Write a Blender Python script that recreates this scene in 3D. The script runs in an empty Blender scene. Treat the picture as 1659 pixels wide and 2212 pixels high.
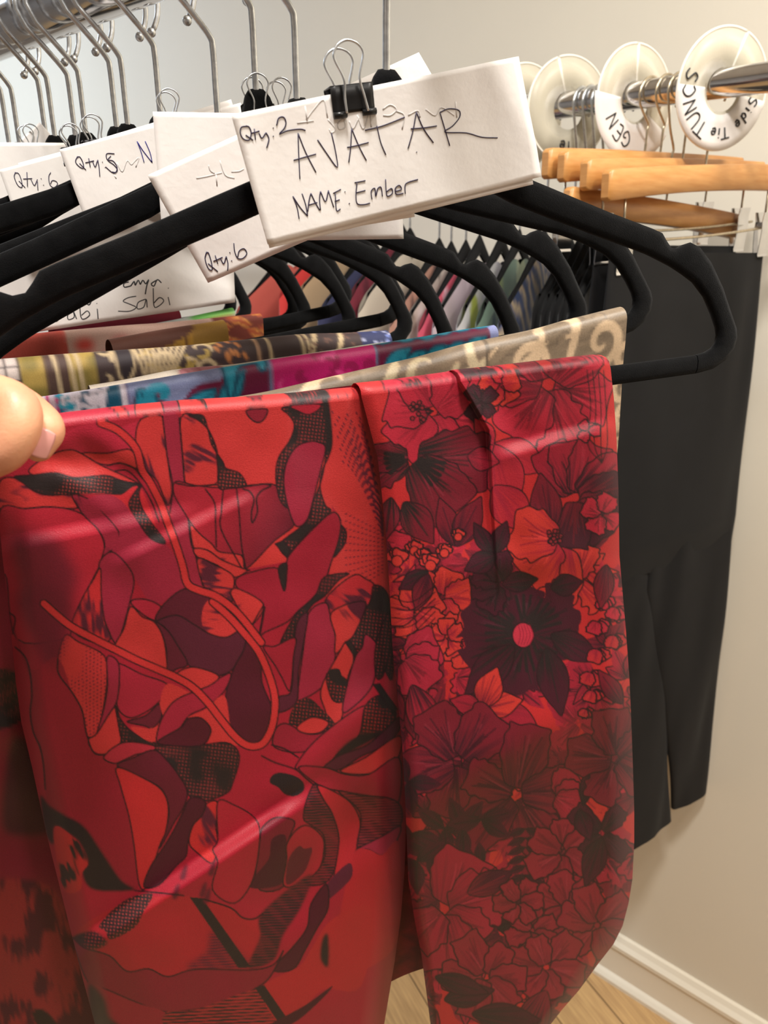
import bpy, math, random
import numpy as np
from mathutils import Vector, Matrix

# ---------------------------------------------------------------- scene, camera, light, exposure
S = bpy.context.scene
COL = S.collection
EYE = 1.60                       # camera height above the floor
F = 1534.0                       # focal length in pixels of the 1659 x 2212 frame
CX, CY = 829.5, 1106.0
PITCH = math.radians(20)
ORG = np.array([0.0, 0.0, EYE])
RM = np.array([[1, 0, 0], [0, math.cos(PITCH), -math.sin(PITCH)], [0, math.sin(PITCH), math.cos(PITCH)]])

cd = bpy.data.cameras.new('camera')
cam = bpy.data.objects.new('camera', cd)
COL.objects.link(cam)
cam.location = ORG
cam.rotation_euler = (math.pi / 2 - PITCH, 0, 0)
cd.sensor_fit = 'VERTICAL'
cd.sensor_height = 36.0
cd.lens = 36.0 * F / 2212.0
cd.clip_start = 0.02
cd.dof.use_dof = True
cd.dof.focus_distance = 0.39
cd.dof.aperture_fstop = cd.lens / 1.7
S.camera = cam
S.view_settings.view_transform = 'Standard'
S.view_settings.look = 'None'
S.view_settings.gamma = 1
S.view_settings.use_curve_mapping = False
S.view_settings.exposure = 0.07

# the room lies along the rails: ED runs along the rails away to the left, EN runs from the rails to the wall behind
PHI = math.radians(50)
ED = np.array([-math.sin(PHI), math.cos(PHI), 0.0])
EN = np.array([math.cos(PHI), math.sin(PHI), 0.0])
def room(d, n, z): return ED * d + EN * n + np.array([0, 0, z])
D0, D1, N0, N1, CEIL = -1.6, 3.5, -1.5, 1.27, 2.75

w = bpy.data.worlds.new('world'); S.world = w; w.use_nodes = True
w.node_tree.nodes['Background'].inputs[0].default_value = (1.0, 0.96, 0.9, 1)
w.node_tree.nodes['Background'].inputs[1].default_value = 0.3

def lamp(name, d, n, z, size, watt, colour):
    l = bpy.data.lights.new(name, 'AREA'); l.shape = 'DISK'; l.size = size; l.energy = watt; l.color = colour
    o = bpy.data.objects.new(name, l); COL.objects.link(o)
    o.location = room(d, n, z); return o
lamp('ceiling_or_fill_lamp', 0.02, -0.02, CEIL - 0.03, 0.22, 24, (1.0, 0.965, 0.915))
lamp('ceiling_or_fill_lamp', -1.05, 0.30, CEIL - 0.03, 0.26, 17, (1.0, 0.95, 0.87))
lamp('ceiling_or_fill_lamp', -0.45, 0.72, CEIL - 0.03, 0.30, 14, (1.0, 0.95, 0.86))  # added fill lamp that brightens the right part of the back wall
lamp('ceiling_or_fill_lamp', 0.10, -1.10, CEIL - 0.03, 0.30, 3, (1.0, 0.96, 0.90))
lamp('ceiling_or_fill_lamp', 2.70, 0.10, CEIL - 0.03, 0.60, 48, (0.68, 0.82, 1.0))

# ---------------------------------------------------------------- helpers
def rays(px, py):
    px = np.asarray(px, float); py = np.asarray(py, float)
    u = (px - CX) / F; v = (CY - py) / F
    return RM[0] * u[..., None] + RM[1] + RM[2] * v[..., None]
def onplane(px, py, p0, nrm):
    d = rays(px, py)
    return ORG + d * ((np.dot(p0 - ORG, nrm)) / (d @ nrm))[..., None]
def at(px, py, depth):
    return ORG + rays(px, py) * depth
def lin(c):
    c = np.asarray(c, float) / 255.0
    return np.where(c <= 0.04045, c / 12.92, ((c + 0.055) / 1.055) ** 2.4)

def smooth(P, n=6, closed=False):
    P = np.asarray(P, float)
    if len(P) < 3: return P
    if closed: Q = np.vstack([P[-1], P, P[0], P[1]])
    else: Q = np.vstack([2 * P[0] - P[1], P, 2 * P[-1] - P[-2]])
    out = []
    for i in range(1, len(Q) - 2):
        a, b, c, d = Q[i - 1], Q[i], Q[i + 1], Q[i + 2]
        for t in np.linspace(0, 1, n, endpoint=False):
            out.append(0.5 * (2 * b + (c - a) * t + (2 * a - 5 * b + 4 * c - d) * t * t + (3 * b - a - 3 * c + d) * t ** 3))
    if not closed: out.append(P[-1])
    return np.array(out)

class MB:
    def __init__(s): s.v = []; s.f = []; s.n = 0
    def add(s, v, f):
        v = np.asarray(v, float); s.v.append(v)
        s.f += [tuple(i + s.n for i in q) for q in f]; s.n += len(v); return s
    def grid(s, P, close_u=False, close_v=False):
        P = np.asarray(P, float); m, n = P.shape[:2]; f = []
        for i in range(m if close_u else m - 1):
            for j in range(n if close_v else n - 1):
                i2, j2 = (i + 1) % m, (j + 1) % n
                f.append((i * n + j, i * n + j2, i2 * n + j2, i2 * n + j))
        return s.add(P.reshape(-1, 3), f)
    def tube(s, path, r, k=10, closed=False, caps=True):
        P = np.asarray(path, float); m = len(P)
        r = np.broadcast_to(np.asarray(r, float), (m,))
        T = np.gradient(P, axis=0)
        if closed: T = np.roll(P, -1, 0) - np.roll(P, 1, 0)
        T /= np.linalg.norm(T, axis=1)[:, None] + 1e-12
        a = np.array([0, 0, 1.0]) if abs(T[0][2]) < .9 else np.array([1.0, 0, 0])
        u = np.cross(T[0], a); u /= np.linalg.norm(u); rings = []
        th = np.linspace(0, 2 * math.pi, k, endpoint=False)
        for i in range(m):
            u = u - T[i] * (u @ T[i]); u /= np.linalg.norm(u) + 1e-12
            v = np.cross(T[i], u)
            rings.append(P[i] + r[i] * (np.cos(th)[:, None] * u + np.sin(th)[:, None] * v))
        n0 = s.n; s.grid(np.array(rings), close_u=closed, close_v=True)
        if caps and not closed:
            s.f.append(tuple(n0 + q for q in range(k))[::-1]); s.f.append(tuple(n0 + (m - 1) * k + q for q in range(k)))
        return s
    def ball(s, c, r, k=10):
        th = np.linspace(0, math.pi, k); ph = np.linspace(0, 2 * math.pi, 2 * k, endpoint=False)
        P = np.array([[np.array(c) + np.asarray(r) * np.array([math.sin(t) * math.cos(q), math.sin(t) * math.sin(q), math.cos(t)]) for q in ph] for t in th])
        return s.grid(P, close_v=True)
    def box(s, o, ax, ay, az):
        o = np.asarray(o, float); ax, ay, az = map(np.asarray, (ax, ay, az))
        v = [o + i * ax + j * ay + k * az for i in (-.5, .5) for j in (-.5, .5) for k in (-.5, .5)]
        return s.add(v, [(0, 1, 3, 2), (4, 6, 7, 5), (0, 4, 5, 1), (2, 3, 7, 6), (0, 2, 6, 4), (1, 5, 7, 3)])
    def prism(s, poly, a, b):
        """poly: list of 3D points; extruded from +a to +b (vectors)"""
        P = np.asarray(poly, float); n = len(P)
        f = [tuple(range(n))[::-1], tuple(range(n, 2 * n))] + [(i, (i + 1) % n, n + (i + 1) % n, n + i) for i in range(n)]
        return s.add(np.vstack([P + a, P + b]), f)
    def build(s, name, mat, parent=None, smooth_=True, origin=None, bevel=0, subsurf=0, solid=0):
        V = np.vstack(s.v)
        org = np.zeros(3)
        if parent is not None: org = np.array(parent['_o'])
        elif origin is not None: org = np.asarray(origin, float)
        me = bpy.data.meshes.new(name)
        me.from_pydata((V - org).tolist(), [], s.f); me.update()
        if smooth_: me.polygons.foreach_set('use_smooth', [True] * len(me.polygons))
        if mat: me.materials.append(mat)
        o = bpy.data.objects.new(name, me); COL.objects.link(o)
        if parent is not None: o.parent = parent
        else: o.location = org
        o['_o'] = org.tolist()
        if solid:
            q = o.modifiers.new('solid', 'SOLIDIFY'); q.thickness = solid; q.offset = 0
        if bevel:
            q = o.modifiers.new('bevel', 'BEVEL'); q.width = bevel; q.segments = 3; q.limit_method = 'ANGLE'; q.angle_limit = 0.6
        if subsurf:
            q = o.modifiers.new('subsurf', 'SUBSURF'); q.levels = subsurf; q.render_levels = subsurf
        return o

def tag(o, label, cat, group=None, kind=None):
    if label: o['label'] = label
    if cat: o['category'] = cat
    if group: o['group'] = group
    if kind: o['kind'] = kind
    return o
def thing(name, loc, label, cat, group=None):
    o = bpy.data.objects.new(name, None); COL.objects.link(o)
    o.location = loc; o.empty_display_size = 0.02; o['_o'] = [float(q) for q in loc]
    return tag(o, label, cat, group)

def fastgrid(name, P, C, mat, parent, keep=None):
    """dense grid mesh with a print stored as point colours; P (m,n,3), C (m,n,3) linear"""
    m, n = P.shape[:2]
    org = np.array(parent['_o'])
    me = bpy.data.meshes.new(name)
    idx = np.arange(m * n).reshape(m, n)
    q = np.stack([idx[:-1, :-1], idx[:-1, 1:], idx[1:, 1:], idx[1:, :-1]], -1).reshape(-1, 4)
    me.vertices.add(m * n); me.vertices.foreach_set('co', (P - org).reshape(-1).astype(np.float32))
    me.loops.add(q.size); me.loops.foreach_set('vertex_index', q.reshape(-1).astype(np.int32))
    me.polygons.add(len(q))
    me.polygons.foreach_set('loop_start', np.arange(0, q.size, 4, dtype=np.int32))
    me.polygons.foreach_set('loop_total', np.full(len(q), 4, dtype=np.int32))
    me.update(calc_edges=True)
    me.polygons.foreach_set('use_smooth', np.ones(len(q), dtype=bool))
    ca = me.color_attributes.new('print', 'FLOAT_COLOR', 'POINT')
    ca.data.foreach_set('color', np.concatenate([C.reshape(-1, 3), np.ones((m * n, 1))], 1).astype(np.float32).reshape(-1))
    if mat: me.materials.append(mat)
    o = bpy.data.objects.new(name, me); COL.objects.link(o); o.parent = parent; o['_o'] = org.tolist()
    return o

# ---------------------------------------------------------------- materials
def mat(name, col, rough=0.5, metal=0.0, **kw):
    m = bpy.data.materials.new(name); m.use_nodes = True
    b = m.node_tree.nodes['Principled BSDF']
    b.inputs['Base Color'].default_value = (*lin(col), 1); b.inputs['Roughness'].default_value = rough; b.inputs['Metallic'].default_value = metal
    for k, v in kw.items(): b.inputs[k.replace('_', ' ')].default_value = v
    return m
def noise_col(m, c1, c2, scale, bump=0.0, detail=4, stretch=(1, 1, 1), bscale=None):
    nt = m.node_tree; b = nt.nodes['Principled BSDF']
    tc = nt.nodes.new('ShaderNodeTexCoord'); mp = nt.nodes.new('ShaderNodeMapping'); mp.inputs['Scale'].default_value = stretch
    nt.links.new(tc.outputs['Object'], mp.inputs[0])
    n = nt.nodes.new('ShaderNodeTexNoise'); n.inputs['Scale'].default_value = scale; n.inputs['Detail'].default_value = detail
    nt.links.new(mp.outputs[0], n.inputs['Vector'])
    r = nt.nodes.new('ShaderNodeValToRGB')
    r.color_ramp.elements[0].position = .3; r.color_ramp.elements[1].position = .7
    r.color_ramp.elements[0].color = (*lin(c1), 1); r.color_ramp.elements[1].color = (*lin(c2), 1)
    nt.links.new(n.outputs[0], r.inputs[0]); nt.links.new(r.outputs[0], b.inputs['Base Color'])
    if bump:
        n2 = n
        if bscale:
            n2 = nt.nodes.new('ShaderNodeTexNoise'); n2.inputs['Scale'].default_value = bscale; n2.inputs['Detail'].default_value = 3
            nt.links.new(tc.outputs['Object'], n2.inputs['Vector'])
        bp = nt.nodes.new('ShaderNodeBump'); bp.inputs['Strength'].default_value = bump; bp.inputs['Distance'].default_value = 0.001
        nt.links.new(n2.outputs[0], bp.inputs['Height']); nt.links.new(bp.outputs[0], b.inputs['Normal'])
    return m
def print_mat(name, rough, sheen=0.0, aniso=0.0, weave=1500.0, wstr=0.12, spec=0.5):
    """fabric whose printed colours come from the point colours, with a fine woven bump"""
    m = bpy.data.materials.new(name); m.use_nodes = True; nt = m.node_tree; b = nt.nodes['Principled BSDF']
    a = nt.nodes.new('ShaderNodeVertexColor'); a.layer_name = 'print'
    tc = nt.nodes.new('ShaderNodeTexCoord')
    n = nt.nodes.new('ShaderNodeTexNoise'); n.inputs['Scale'].default_value = weave; n.inputs['Detail'].default_value = 2
    nt.links.new(tc.outputs['Object'], n.inputs['Vector'])
    mx = nt.nodes.new('ShaderNodeMix'); mx.data_type = 'RGBA'; mx.blend_type = 'MULTIPLY'; mx.inputs['Factor'].default_value = .35
    nt.links.new(a.outputs['Color'], mx.inputs['A']); nt.links.new(n.outputs[0], mx.inputs['B'])
    g = nt.nodes.new('ShaderNodeMix'); g.data_type = 'RGBA'; g.blend_type = 'MULTIPLY'; g.inputs['Factor'].default_value = 1
    g.inputs['B'].default_value = (0.91, 0.88, 1.0, 1); nt.links.new(mx.outputs['Result'], g.inputs['A'])
    nt.links.new(g.outputs['Result'], b.inputs['Base Color'])
    bp = nt.nodes.new('ShaderNodeBump'); bp.inputs['Strength'].default_value = wstr; bp.inputs['Distance'].default_value = 0.0005
    nt.links.new(n.outputs[0], bp.inputs['Height']); nt.links.new(bp.outputs[0], b.inputs['Normal'])
    b.inputs['Roughness'].default_value = rough; b.inputs['Sheen Weight'].default_value = sheen; b.inputs['Sheen Roughness'].default_value = .35; b.inputs['Anisotropic'].default_value = aniso
    b.inputs['Specular IOR Level'].default_value = spec
    return m

M_wall = noise_col(mat('wall_paint', (226, 219, 205), 0.65), (226, 218, 201), (229, 221, 204), 3, 0.02, bscale=400)
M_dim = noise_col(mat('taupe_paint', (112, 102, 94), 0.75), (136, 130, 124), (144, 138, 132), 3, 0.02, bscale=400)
M_ceil = noise_col(mat('ceiling_paint', (235, 232, 225), 0.8), (233, 230, 222), (237, 234, 228), 4)
M_floor = mat('oak_floor', (190, 150, 100), 0.4)
M_trim = noise_col(mat('trim_paint', (238, 228, 208), 0.4), (236, 226, 206), (240, 231, 212), 6)
M_chrome = noise_col(mat('chrome', (220, 220, 222), 0.12, 1.0), (215, 215, 218), (226, 226, 228), 60)
M_hook = noise_col(mat('zinc_wire', (215, 218, 222), 0.33, 1.0), (196, 200, 204), (230, 233, 236), 260, 0.15)
M_nickel = noise_col(mat('nickel_wire', (200, 188, 165), 0.3, 1.0), (180, 168, 146), (215, 202, 178), 200)
M_velvet = noise_col(mat('black_velvet', (10, 10, 11), 0.95, Sheen_Weight=0.06, Sheen_Roughness=0.45, Specular_IOR_Level=0.08), (6, 6, 7), (15, 15, 16), 120, 0.5, bscale=2500)
M_paper = noise_col(mat('white_paper', (238, 232, 228), 0.7, Specular_IOR_Level=0.2), (234, 228, 224), (241, 236, 232), 40, 0.12, bscale=300)
M_ink = noise_col(mat('black_ink', (40, 32, 62), 0.5), (36, 28, 58), (48, 38, 70), 300)
M_blue = noise_col(mat('blue_ink', (40, 40, 130), 0.5), (36, 36, 125), (46, 46, 140), 300)
M_mark = noise_col(mat('marker_ink', (42, 42, 46), 0.6), (38, 38, 42), (52, 52, 56), 300)
M_ghost = noise_col(mat('faint_ink', (203, 197, 194), 0.8), (196, 190, 188), (214, 208, 204), 300)
M_clip = noise_col(mat('black_steel', (22, 21, 22), 0.35, 0.2), (20, 19, 20), (26, 25, 26), 90)
M_wood = noise_col(mat('varnished_wood', (214, 158, 96), 0.35), (196, 136, 74), (214, 158, 96), 14, stretch=(2, 2, 14))
M_plas = mat('white_plastic', (240, 232, 214), 0.35, Transmission_Weight=0.25, IOR=1.3)
noise_col(M_plas, (216, 208, 188), (223, 216, 197), 30)
M_rim = noise_col(mat('plastic_rim', (248, 242, 228), 0.35), (246, 240, 226), (250, 245, 232), 30)
M_skin = noise_col(mat('skin', (216, 150, 116), 0.45, Subsurface_Weight=0.15, Subsurface_Scale=0.004), (208, 138, 108), (224, 164, 126), 60, 0.12, bscale=900)
M_skin.node_tree.nodes['Principled BSDF'].inputs['Subsurface Radius'].default_value = (1, .35, .2)
M_nail = noise_col(mat('nail', (214, 150, 140), 0.25), (208, 144, 136), (220, 158, 148), 80)
M_jersey = noise_col(mat('black_jersey', (18, 18, 20), 0.75, Sheen_Weight=0.03, Specular_IOR_Level=0.25), (11, 11, 13), (15, 15, 17), 30, 0.1, bscale=1200)
M_grey = noise_col(mat('grey_jersey', (95, 95, 98), 0.8), (88, 88, 91), (102, 102, 105), 40)
M_denim = noise_col(mat('blue_denim', (62, 80, 112), 0.8), (50, 66, 98), (78, 96, 126), 90)
M_satin = print_mat('printed_satin', 0.50, 0.04, 0.3, spec=0.38, wstr=.25)
M_bro = print_mat('printed_brocade', 0.42, 0.1, weave=900, wstr=.2)
M_cot = print_mat('printed_cotton', 0.7, 0.1)

# oak boards
nt = M_floor.node_tree; b = nt.nodes['Principled BSDF']
tc = nt.nodes.new('ShaderNodeTexCoord'); mp = nt.nodes.new('ShaderNodeMapping'); mp.inputs['Rotation'].default_value = (0, 0, math.radians(62))
nt.links.new(tc.outputs['Object'], mp.inputs[0])
bk = nt.nodes.new('ShaderNodeTexBrick'); bk.inputs['Scale'].default_value = 1; bk.inputs['Brick Width'].default_value = 1.1; bk.inputs['Row Height'].default_value = .12
bk.inputs['Mortar Size'].default_value = .0015; bk.inputs['Color1'].default_value = (*lin((196, 158, 108)), 1); bk.inputs['Color2'].default_value = (*lin((180, 140, 92)), 1)
bk.inputs['Mortar'].default_value = (*lin((90, 66, 42)), 1); nt.links.new(mp.outputs[0], bk.inputs[0])
mp2 = nt.nodes.new('ShaderNodeMapping'); mp2.inputs['Scale'].default_value = (4, 60, 1); nt.links.new(mp.outputs[0], mp2.inputs[0])
ns = nt.nodes.new('ShaderNodeTexNoise'); ns.inputs['Scale'].default_value = 3; ns.inputs['Detail'].default_value = 6; nt.links.new(mp2.outputs[0], ns.inputs[0])
mx = nt.nodes.new('ShaderNodeMix'); mx.data_type = 'RGBA'; mx.blend_type = 'OVERLAY'; mx.inputs['Factor'].default_value = .55
nt.links.new(bk.outputs[0], mx.inputs['A']); nt.links.new(ns.outputs[0], mx.inputs['B']); nt.links.new(mx.outputs['Result'], b.inputs['Base Color'])

# ---------------------------------------------------------------- the room
def slab(name, d0, d1, n0, n1, z0, z1, m):
    o = MB().box(room((d0 + d1) / 2, (n0 + n1) / 2, (z0 + z1) / 2), ED * (d1 - d0), EN * (n1 - n0), np.array([0, 0, z1 - z0])).build(name, m, smooth_=False, origin=room((d0 + d1) / 2, (n0 + n1) / 2, z0))
    o['kind'] = 'structure'; return o
slab('floor', D0 - .1, D1 + .1, N0 - .1, N1 + .1, -.1, 0, M_floor)
slab('ceiling', D0 - .1, D1 + .1, N0 - .1, N1 + .1, CEIL, CEIL + .1, M_ceil)
slab('wall_back', D0 - .1, D1 + .1, N1, N1 + .1, 0, CEIL, M_wall)
slab('wall_front', D0 - .1, D1 + .1, N0 - .1, N0, 0, CEIL, M_dim)
slab('wall_left', D1, D1 + .1, N0, N1, 0, CEIL, M_dim)
slab('wall_right', D0 - .1, D0, N0, N1, 0, CEIL, M_dim)
prof = [(0, 0), (-.028, 0), (-.028, .010), (-.022, .018), (-.016, .024), (-.016, .098), (-.021, .102), (-.021, .112), (-.013, .120), (-.007, .130), (0, .132)]
mb = MB(); mb.prism([room(D0, N1 + a, z) for a, z in prof], np.zeros(3), ED * (D1 - D0))
o = mb.build('baseboard_back', M_trim, smooth_=False, origin=room(0, N1, 0)); o['kind'] = 'structure'

# ---------------------------------------------------------------- the two chrome rails
RAIL_Z, RAIL_R, RAIL_N = EYE + .150, .0172, float(EN @ np.array([.001, .362, 0]))
RAIL2_Z, RAIL2_R, RAIL2_N = EYE + .190, .0163, 1.0
def rail(z, r, n, label):
    t = thing('clothes_rail', room(0, n, z), label, 'clothes rail')
    MB().tube([room(d, n, z) for d in np.linspace(D0 + .01, D1 - .01, 40)], r, 40).build('rail_tube', M_chrome, t)
    for d, s in ((D0, 1), (D1, -1)):
        MB().tube([room(d + s * .001, n, z), room(d + s * .012, n, z)], r * 1.9, 32).build('wall_flange', M_chrome, t)
    return t
rail(RAIL_Z, RAIL_R, RAIL_N, 'thick chrome clothes rail above the black velvet hangers')
rail(RAIL2_Z, RAIL2_R, RAIL2_N, 'chrome clothes rail with white size rings near the wall')

# ---------------------------------------------------------------- velvet hangers
OUT = [(0, 0), (4, -.6), (6.3, -3.5), (8, -9), (12, -16.5), (20, -24), (36, -33.5), (58, -43.5), (81, -52), (121, -67), (150, -77), (157, -79.8), (160.5, -84.5), (164, -88.5), (169, -89.3), (173, -87.4), (178, -86.3), (184, -89), (193, -98), (204, -114), (212, -129), (218, -140), (219.5, -146), (218, -153), (212, -160), (203, -164.5), (190, -166)]
INN = [(0, -34), (6, -35), (10, -36), (14, -38), (20, -41), (30, -45), (46, -52), (64, -61), (84, -68.5), (116, -80), (140, -88.5), (147, -91), (151, -92.6), (156, -94.8), (161, -97.2), (165, -99.2), (169, -101.5), (175, -105), (183, -110), (192, -119), (199, -130), (203.5, -138.5), (205, -143.5), (204.5, -148), (202, -151.2), (197, -153.3), (190, -154)]
OUT = [(a, b * .94) for a, b in OUT]; INN = [(a, b * .94) for a, b in INN]
class Hanger:
    def __init__(s, pos, yaw, roll):
        s.p = np.asarray(pos, float); y = math.radians(yaw); r = math.radians(roll)
        s.ex = np.array([math.cos(y) * math.cos(r), math.sin(y) * math.cos(r), math.sin(r)])
        s.nt = np.array([math.sin(y), -math.cos(y), 0.0])                # towards the viewer
        s.ez = np.cross(s.nt, s.ex) * -1
        if s.ez[2] < 0: s.ez = -s.ez
        s.hx = np.array([math.cos(y), math.sin(y), 0.0])
    def w(s, x, z, n=0.0):
        x = np.asarray(x, float)[..., None]; z = np.asarray(z, float)[..., None]; n = np.asarray(n, float)[..., None]
        return s.p + s.ex * x + s.ez * z + s.nt * n
    def u(s, px, py):
        return float((onplane(np.array([px]), np.array([py]), s.p, s.nt)[0] - s.p) @ s.ex)
def section(P, Q, nt, t):
    """rounded section between outer point P and inner point Q, half thickness t"""
    c = (P + Q) / 2; e = (P - Q) / 2; L = np.linalg.norm(e); k = max(0.15, 1 - t / max(L, 1e-6)); out = []
    for a, b in ((1, 0), (.93 + .0, .62), (k * .9, 1), (-k * .9, 1), (-.93, .62), (-1, 0), (-.93, -.62), (-k * .9, -1), (k * .9, -1), (.93, -.62)):
        out.append(c + e * a + nt * (t * b))
    return out
def velvet_hanger(pos, yaw, roll, label, group, hook_swing=0.0):
    h = Hanger(pos, yaw, roll)
    t = thing('velvet_hanger', h.p, label, 'hanger', group)
    O = [(-a, b) for a, b in OUT[:0:-1]] + OUT; I = [(-a, b) for a, b in INN[:0:-1]] + INN
    rings = []
    for (ox, oz), (ix, iz) in zip(O, I):
        rings.append(section(h.w(ox / 1e3, oz / 1e3), h.w(ix / 1e3, iz / 1e3), h.nt, .0030))
    mb = MB().grid(np.array(rings), close_v=True)
    mb.build('shoulder_frame', M_velvet, t)
    rings = [section(h.w(x, -.1448), h.w(x, -.1560), h.nt, .0030) for x in np.linspace(-.1895, .1895, 20)]
    MB().grid(np.array(rings), close_v=True).build('trouser_bar', M_velvet, t)
    # hook: straight stem, kink to the left, loop over the rail, ball tip
    y2 = math.radians(yaw + hook_swing); hx = np.array([math.cos(y2), math.sin(y2), 0.0])
    cz = RAIL_Z + RAIL_R + .0020 - h.p[2] - .0262; R = .0262
    arc = [(R * math.cos(a), cz + R * math.sin(a)) for a in np.radians(np.linspace(180, -38, 26))]
    path = smooth([(0, -.012), (0, .012), (0, .031), (-.0015, .037), (-.0105, .047), (-.0215, .058)], 5).tolist() + arc
    P = np.array([h.p + hx * a + np.array([0, 0, b]) for a, b in path])
    mb = MB().tube(P, .00165, 12); mb.ball(P[-1], .0027, 8)
    mb.build('hook', M_hook, t, origin=None)
    h.t = t; return h

HANG = [  # neck position relative to the eye, yaw, roll
 ((.001, .362, .077), 20.5, 3.2), ((-.043, .399, .0725), 22.5, 9), ((-.066, .418, .080), 25.5, 5), ((-.091, .439, .071), 30, 2),
 ((-.132, .474, .077), 30.5, -.8), ((-.159, .496, .076), 35, 1.5), ((-.169, .505, .076), 36.5, 6), ((-.198, .529, .076), 39.5, 1.5),
 ((-.209, .539, .076), 40.5, 7), ((-.230, .556, .078), 45, 2), ((-.240, .565, .078), 46, 3), ((-.271, .590, .078), 54, 2), ((-.284, .601, .079), 56, 2.5)]
HLAB = ['black velvet hanger in front holding the red floral trousers', 'black velvet hanger holding the beige scroll brocade trousers', 'black velvet hanger holding the teal and magenta trousers',
 'black velvet hanger holding the cream rose trousers', 'black velvet hanger holding the brown and gold trousers', 'bare black velvet hanger just behind the brown and gold trousers',
 'black velvet hanger holding the mustard trousers', 'black velvet hanger holding the coral, pink and rust trousers', 'black velvet hanger holding the green dotted trousers',
 'black velvet hanger holding the crimson trousers', 'bare black velvet hanger just behind the crimson trousers', 'black velvet hanger second from the left end of the row', 'black velvet hanger at the far left end of the row']
H = []
for (p, y, r), lab in zip(HANG, HLAB):
    H.append(velvet_hanger(np.array(p) + ORG, y, r, lab, 'black velvet hangers on the front rail'))

# ---------------------------------------------------------------- printing cloth
class Canvas:
    def __init__(s, x0, y0, x1, y1, step, base):
        s.step = step; s.x = np.arange(x0, x1 + step, step); s.y = np.arange(y0, y1 + step, step)
        s.x0, s.y0 = x0, y0
        s.c = np.empty((len(s.y), len(s.x), 3)); s.c[:] = base
    def win(s, lo, hi, m=2):
        i0 = max(0, int((lo[1] - s.y0) / s.step) - m); i1 = min(len(s.y), int((hi[1] - s.y0) / s.step) + m + 1)
        j0 = max(0, int((lo[0] - s.x0) / s.step) - m); j1 = min(len(s.x), int((hi[0] - s.x0) / s.step) + m + 1)
        if i1 <= i0 or j1 <= j0: return None
        return i0, i1, j0, j1
    def inside(s, P, X, Y):
        r = np.zeros(X.shape, bool); n = len(P)
        for k in range(n):
            x1, y1 = P[k]; x2, y2 = P[(k + 1) % n]
            if y1 == y2: continue
            c = (y1 > Y) != (y2 > Y)
            r ^= c & (X < (x2 - x1) * (Y - y1) / (y2 - y1) + x1)
        return r
    def fill(s, P, col, curve=True, alpha=1.0, soft=0, edge=None, ew=3.0):
        P = np.asarray(P, float)
        if curve: P = smooth(P, 5, True)
        wn = s.win(P.min(0), P.max(0), 2 + int(2 * soft / s.step))
        if wn is None: return s
        i0, i1, j0, j1 = wn; X, Y = np.meshgrid(s.x[j0:j1], s.y[i0:i1]); q = s.step / 4
        a = sum(s.inside(P, X + dx, Y + dy) for dx, dy in ((-q, -q), (q, -q), (-q, q), (q, q))) / 4.0
        if soft:
            k = max(1, int(soft / s.step))
            for _ in range(2):
                for ax in (0, 1):
                    cs = np.cumsum(np.pad(a, [(k + 1, k), (0, 0)] if ax == 0 else [(0, 0), (k + 1, k)], mode='edge'), axis=ax)
                    a = ((cs[2 * k + 1:] - cs[:-2 * k - 1]) if ax == 0 else (cs[:, 2 * k + 1:] - cs[:, :-2 * k - 1])) / (2 * k + 1)
        if callable(col):
            r = col(X, Y)
            c, al = r if isinstance(r, tuple) else (r, 1.0)
            a = a * al
        else: c = col
        a = (a * alpha)[..., None]
        s.c[i0:i1, j0:j1] = s.c[i0:i1, j0:j1] * (1 - a) + c * a
        if edge is not None: s.line(np.vstack([P, P[:1]]), edge, ew, curve=False)
        return s
    def line(s, P, col, wd=3.2, curve=True, alpha=1.0):
        P = np.asarray(P, float)
        if curve: P = smooth(P, 5)
        for k in range(len(P) - 1):
            a, b = P[k], P[k + 1]; m = wd
            wn = s.win(np.minimum(a, b) - m, np.maximum(a, b) + m)
            if wn is None: continue
            i0, i1, j0, j1 = wn; X, Y = np.meshgrid(s.x[j0:j1], s.y[i0:i1]); d = b - a; L = d @ d + 1e-9
            t = np.clip(((X - a[0]) * d[0] + (Y - a[1]) * d[1]) / L, 0, 1)
            q = np.hypot(X - a[0] - t * d[0], Y - a[1] - t * d[1])
            al = (np.clip((wd / 2 - q) / s.step + .5, 0, 1) * alpha)[..., None]
            s.c[i0:i1, j0:j1] = s.c[i0:i1, j0:j1] * (1 - al) + col * al
        return s
    def sample(s, X, Y):
        u = np.clip((X - s.x0) / s.step, 0, len(s.x) - 1.001); v = np.clip((Y - s.y0) / s.step, 0, len(s.y) - 1.001)
        i, j = v.astype(int), u.astype(int); fu, fv = (u - j)[..., None], (v - i)[..., None]
        return (s.c[i, j] * (1 - fu) + s.c[i, j + 1] * fu) * (1 - fv) + (s.c[i + 1, j] * (1 - fu) + s.c[i + 1, j + 1] * fu) * fv
RNG = np.random.RandomState(7)
def vnoise(X, Y, sc, seed=0):
    x, y = X / sc, Y / sc; i, j = np.floor(x).astype(int), np.floor(y).astype(int); f, g = x - i, y - j
    f, g = f * f * (3 - 2 * f), g * g * (3 - 2 * g)
    h = lambda a, b: ((np.sin(a * 127.1 + b * 311.7 + seed * 74.7) * 43758.5453) % 1.0)
    return (h(i, j) * (1 - f) + h(i + 1, j) * f) * (1 - g) + (h(i, j + 1) * (1 - f) + h(i + 1, j + 1) * f) * g

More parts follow.
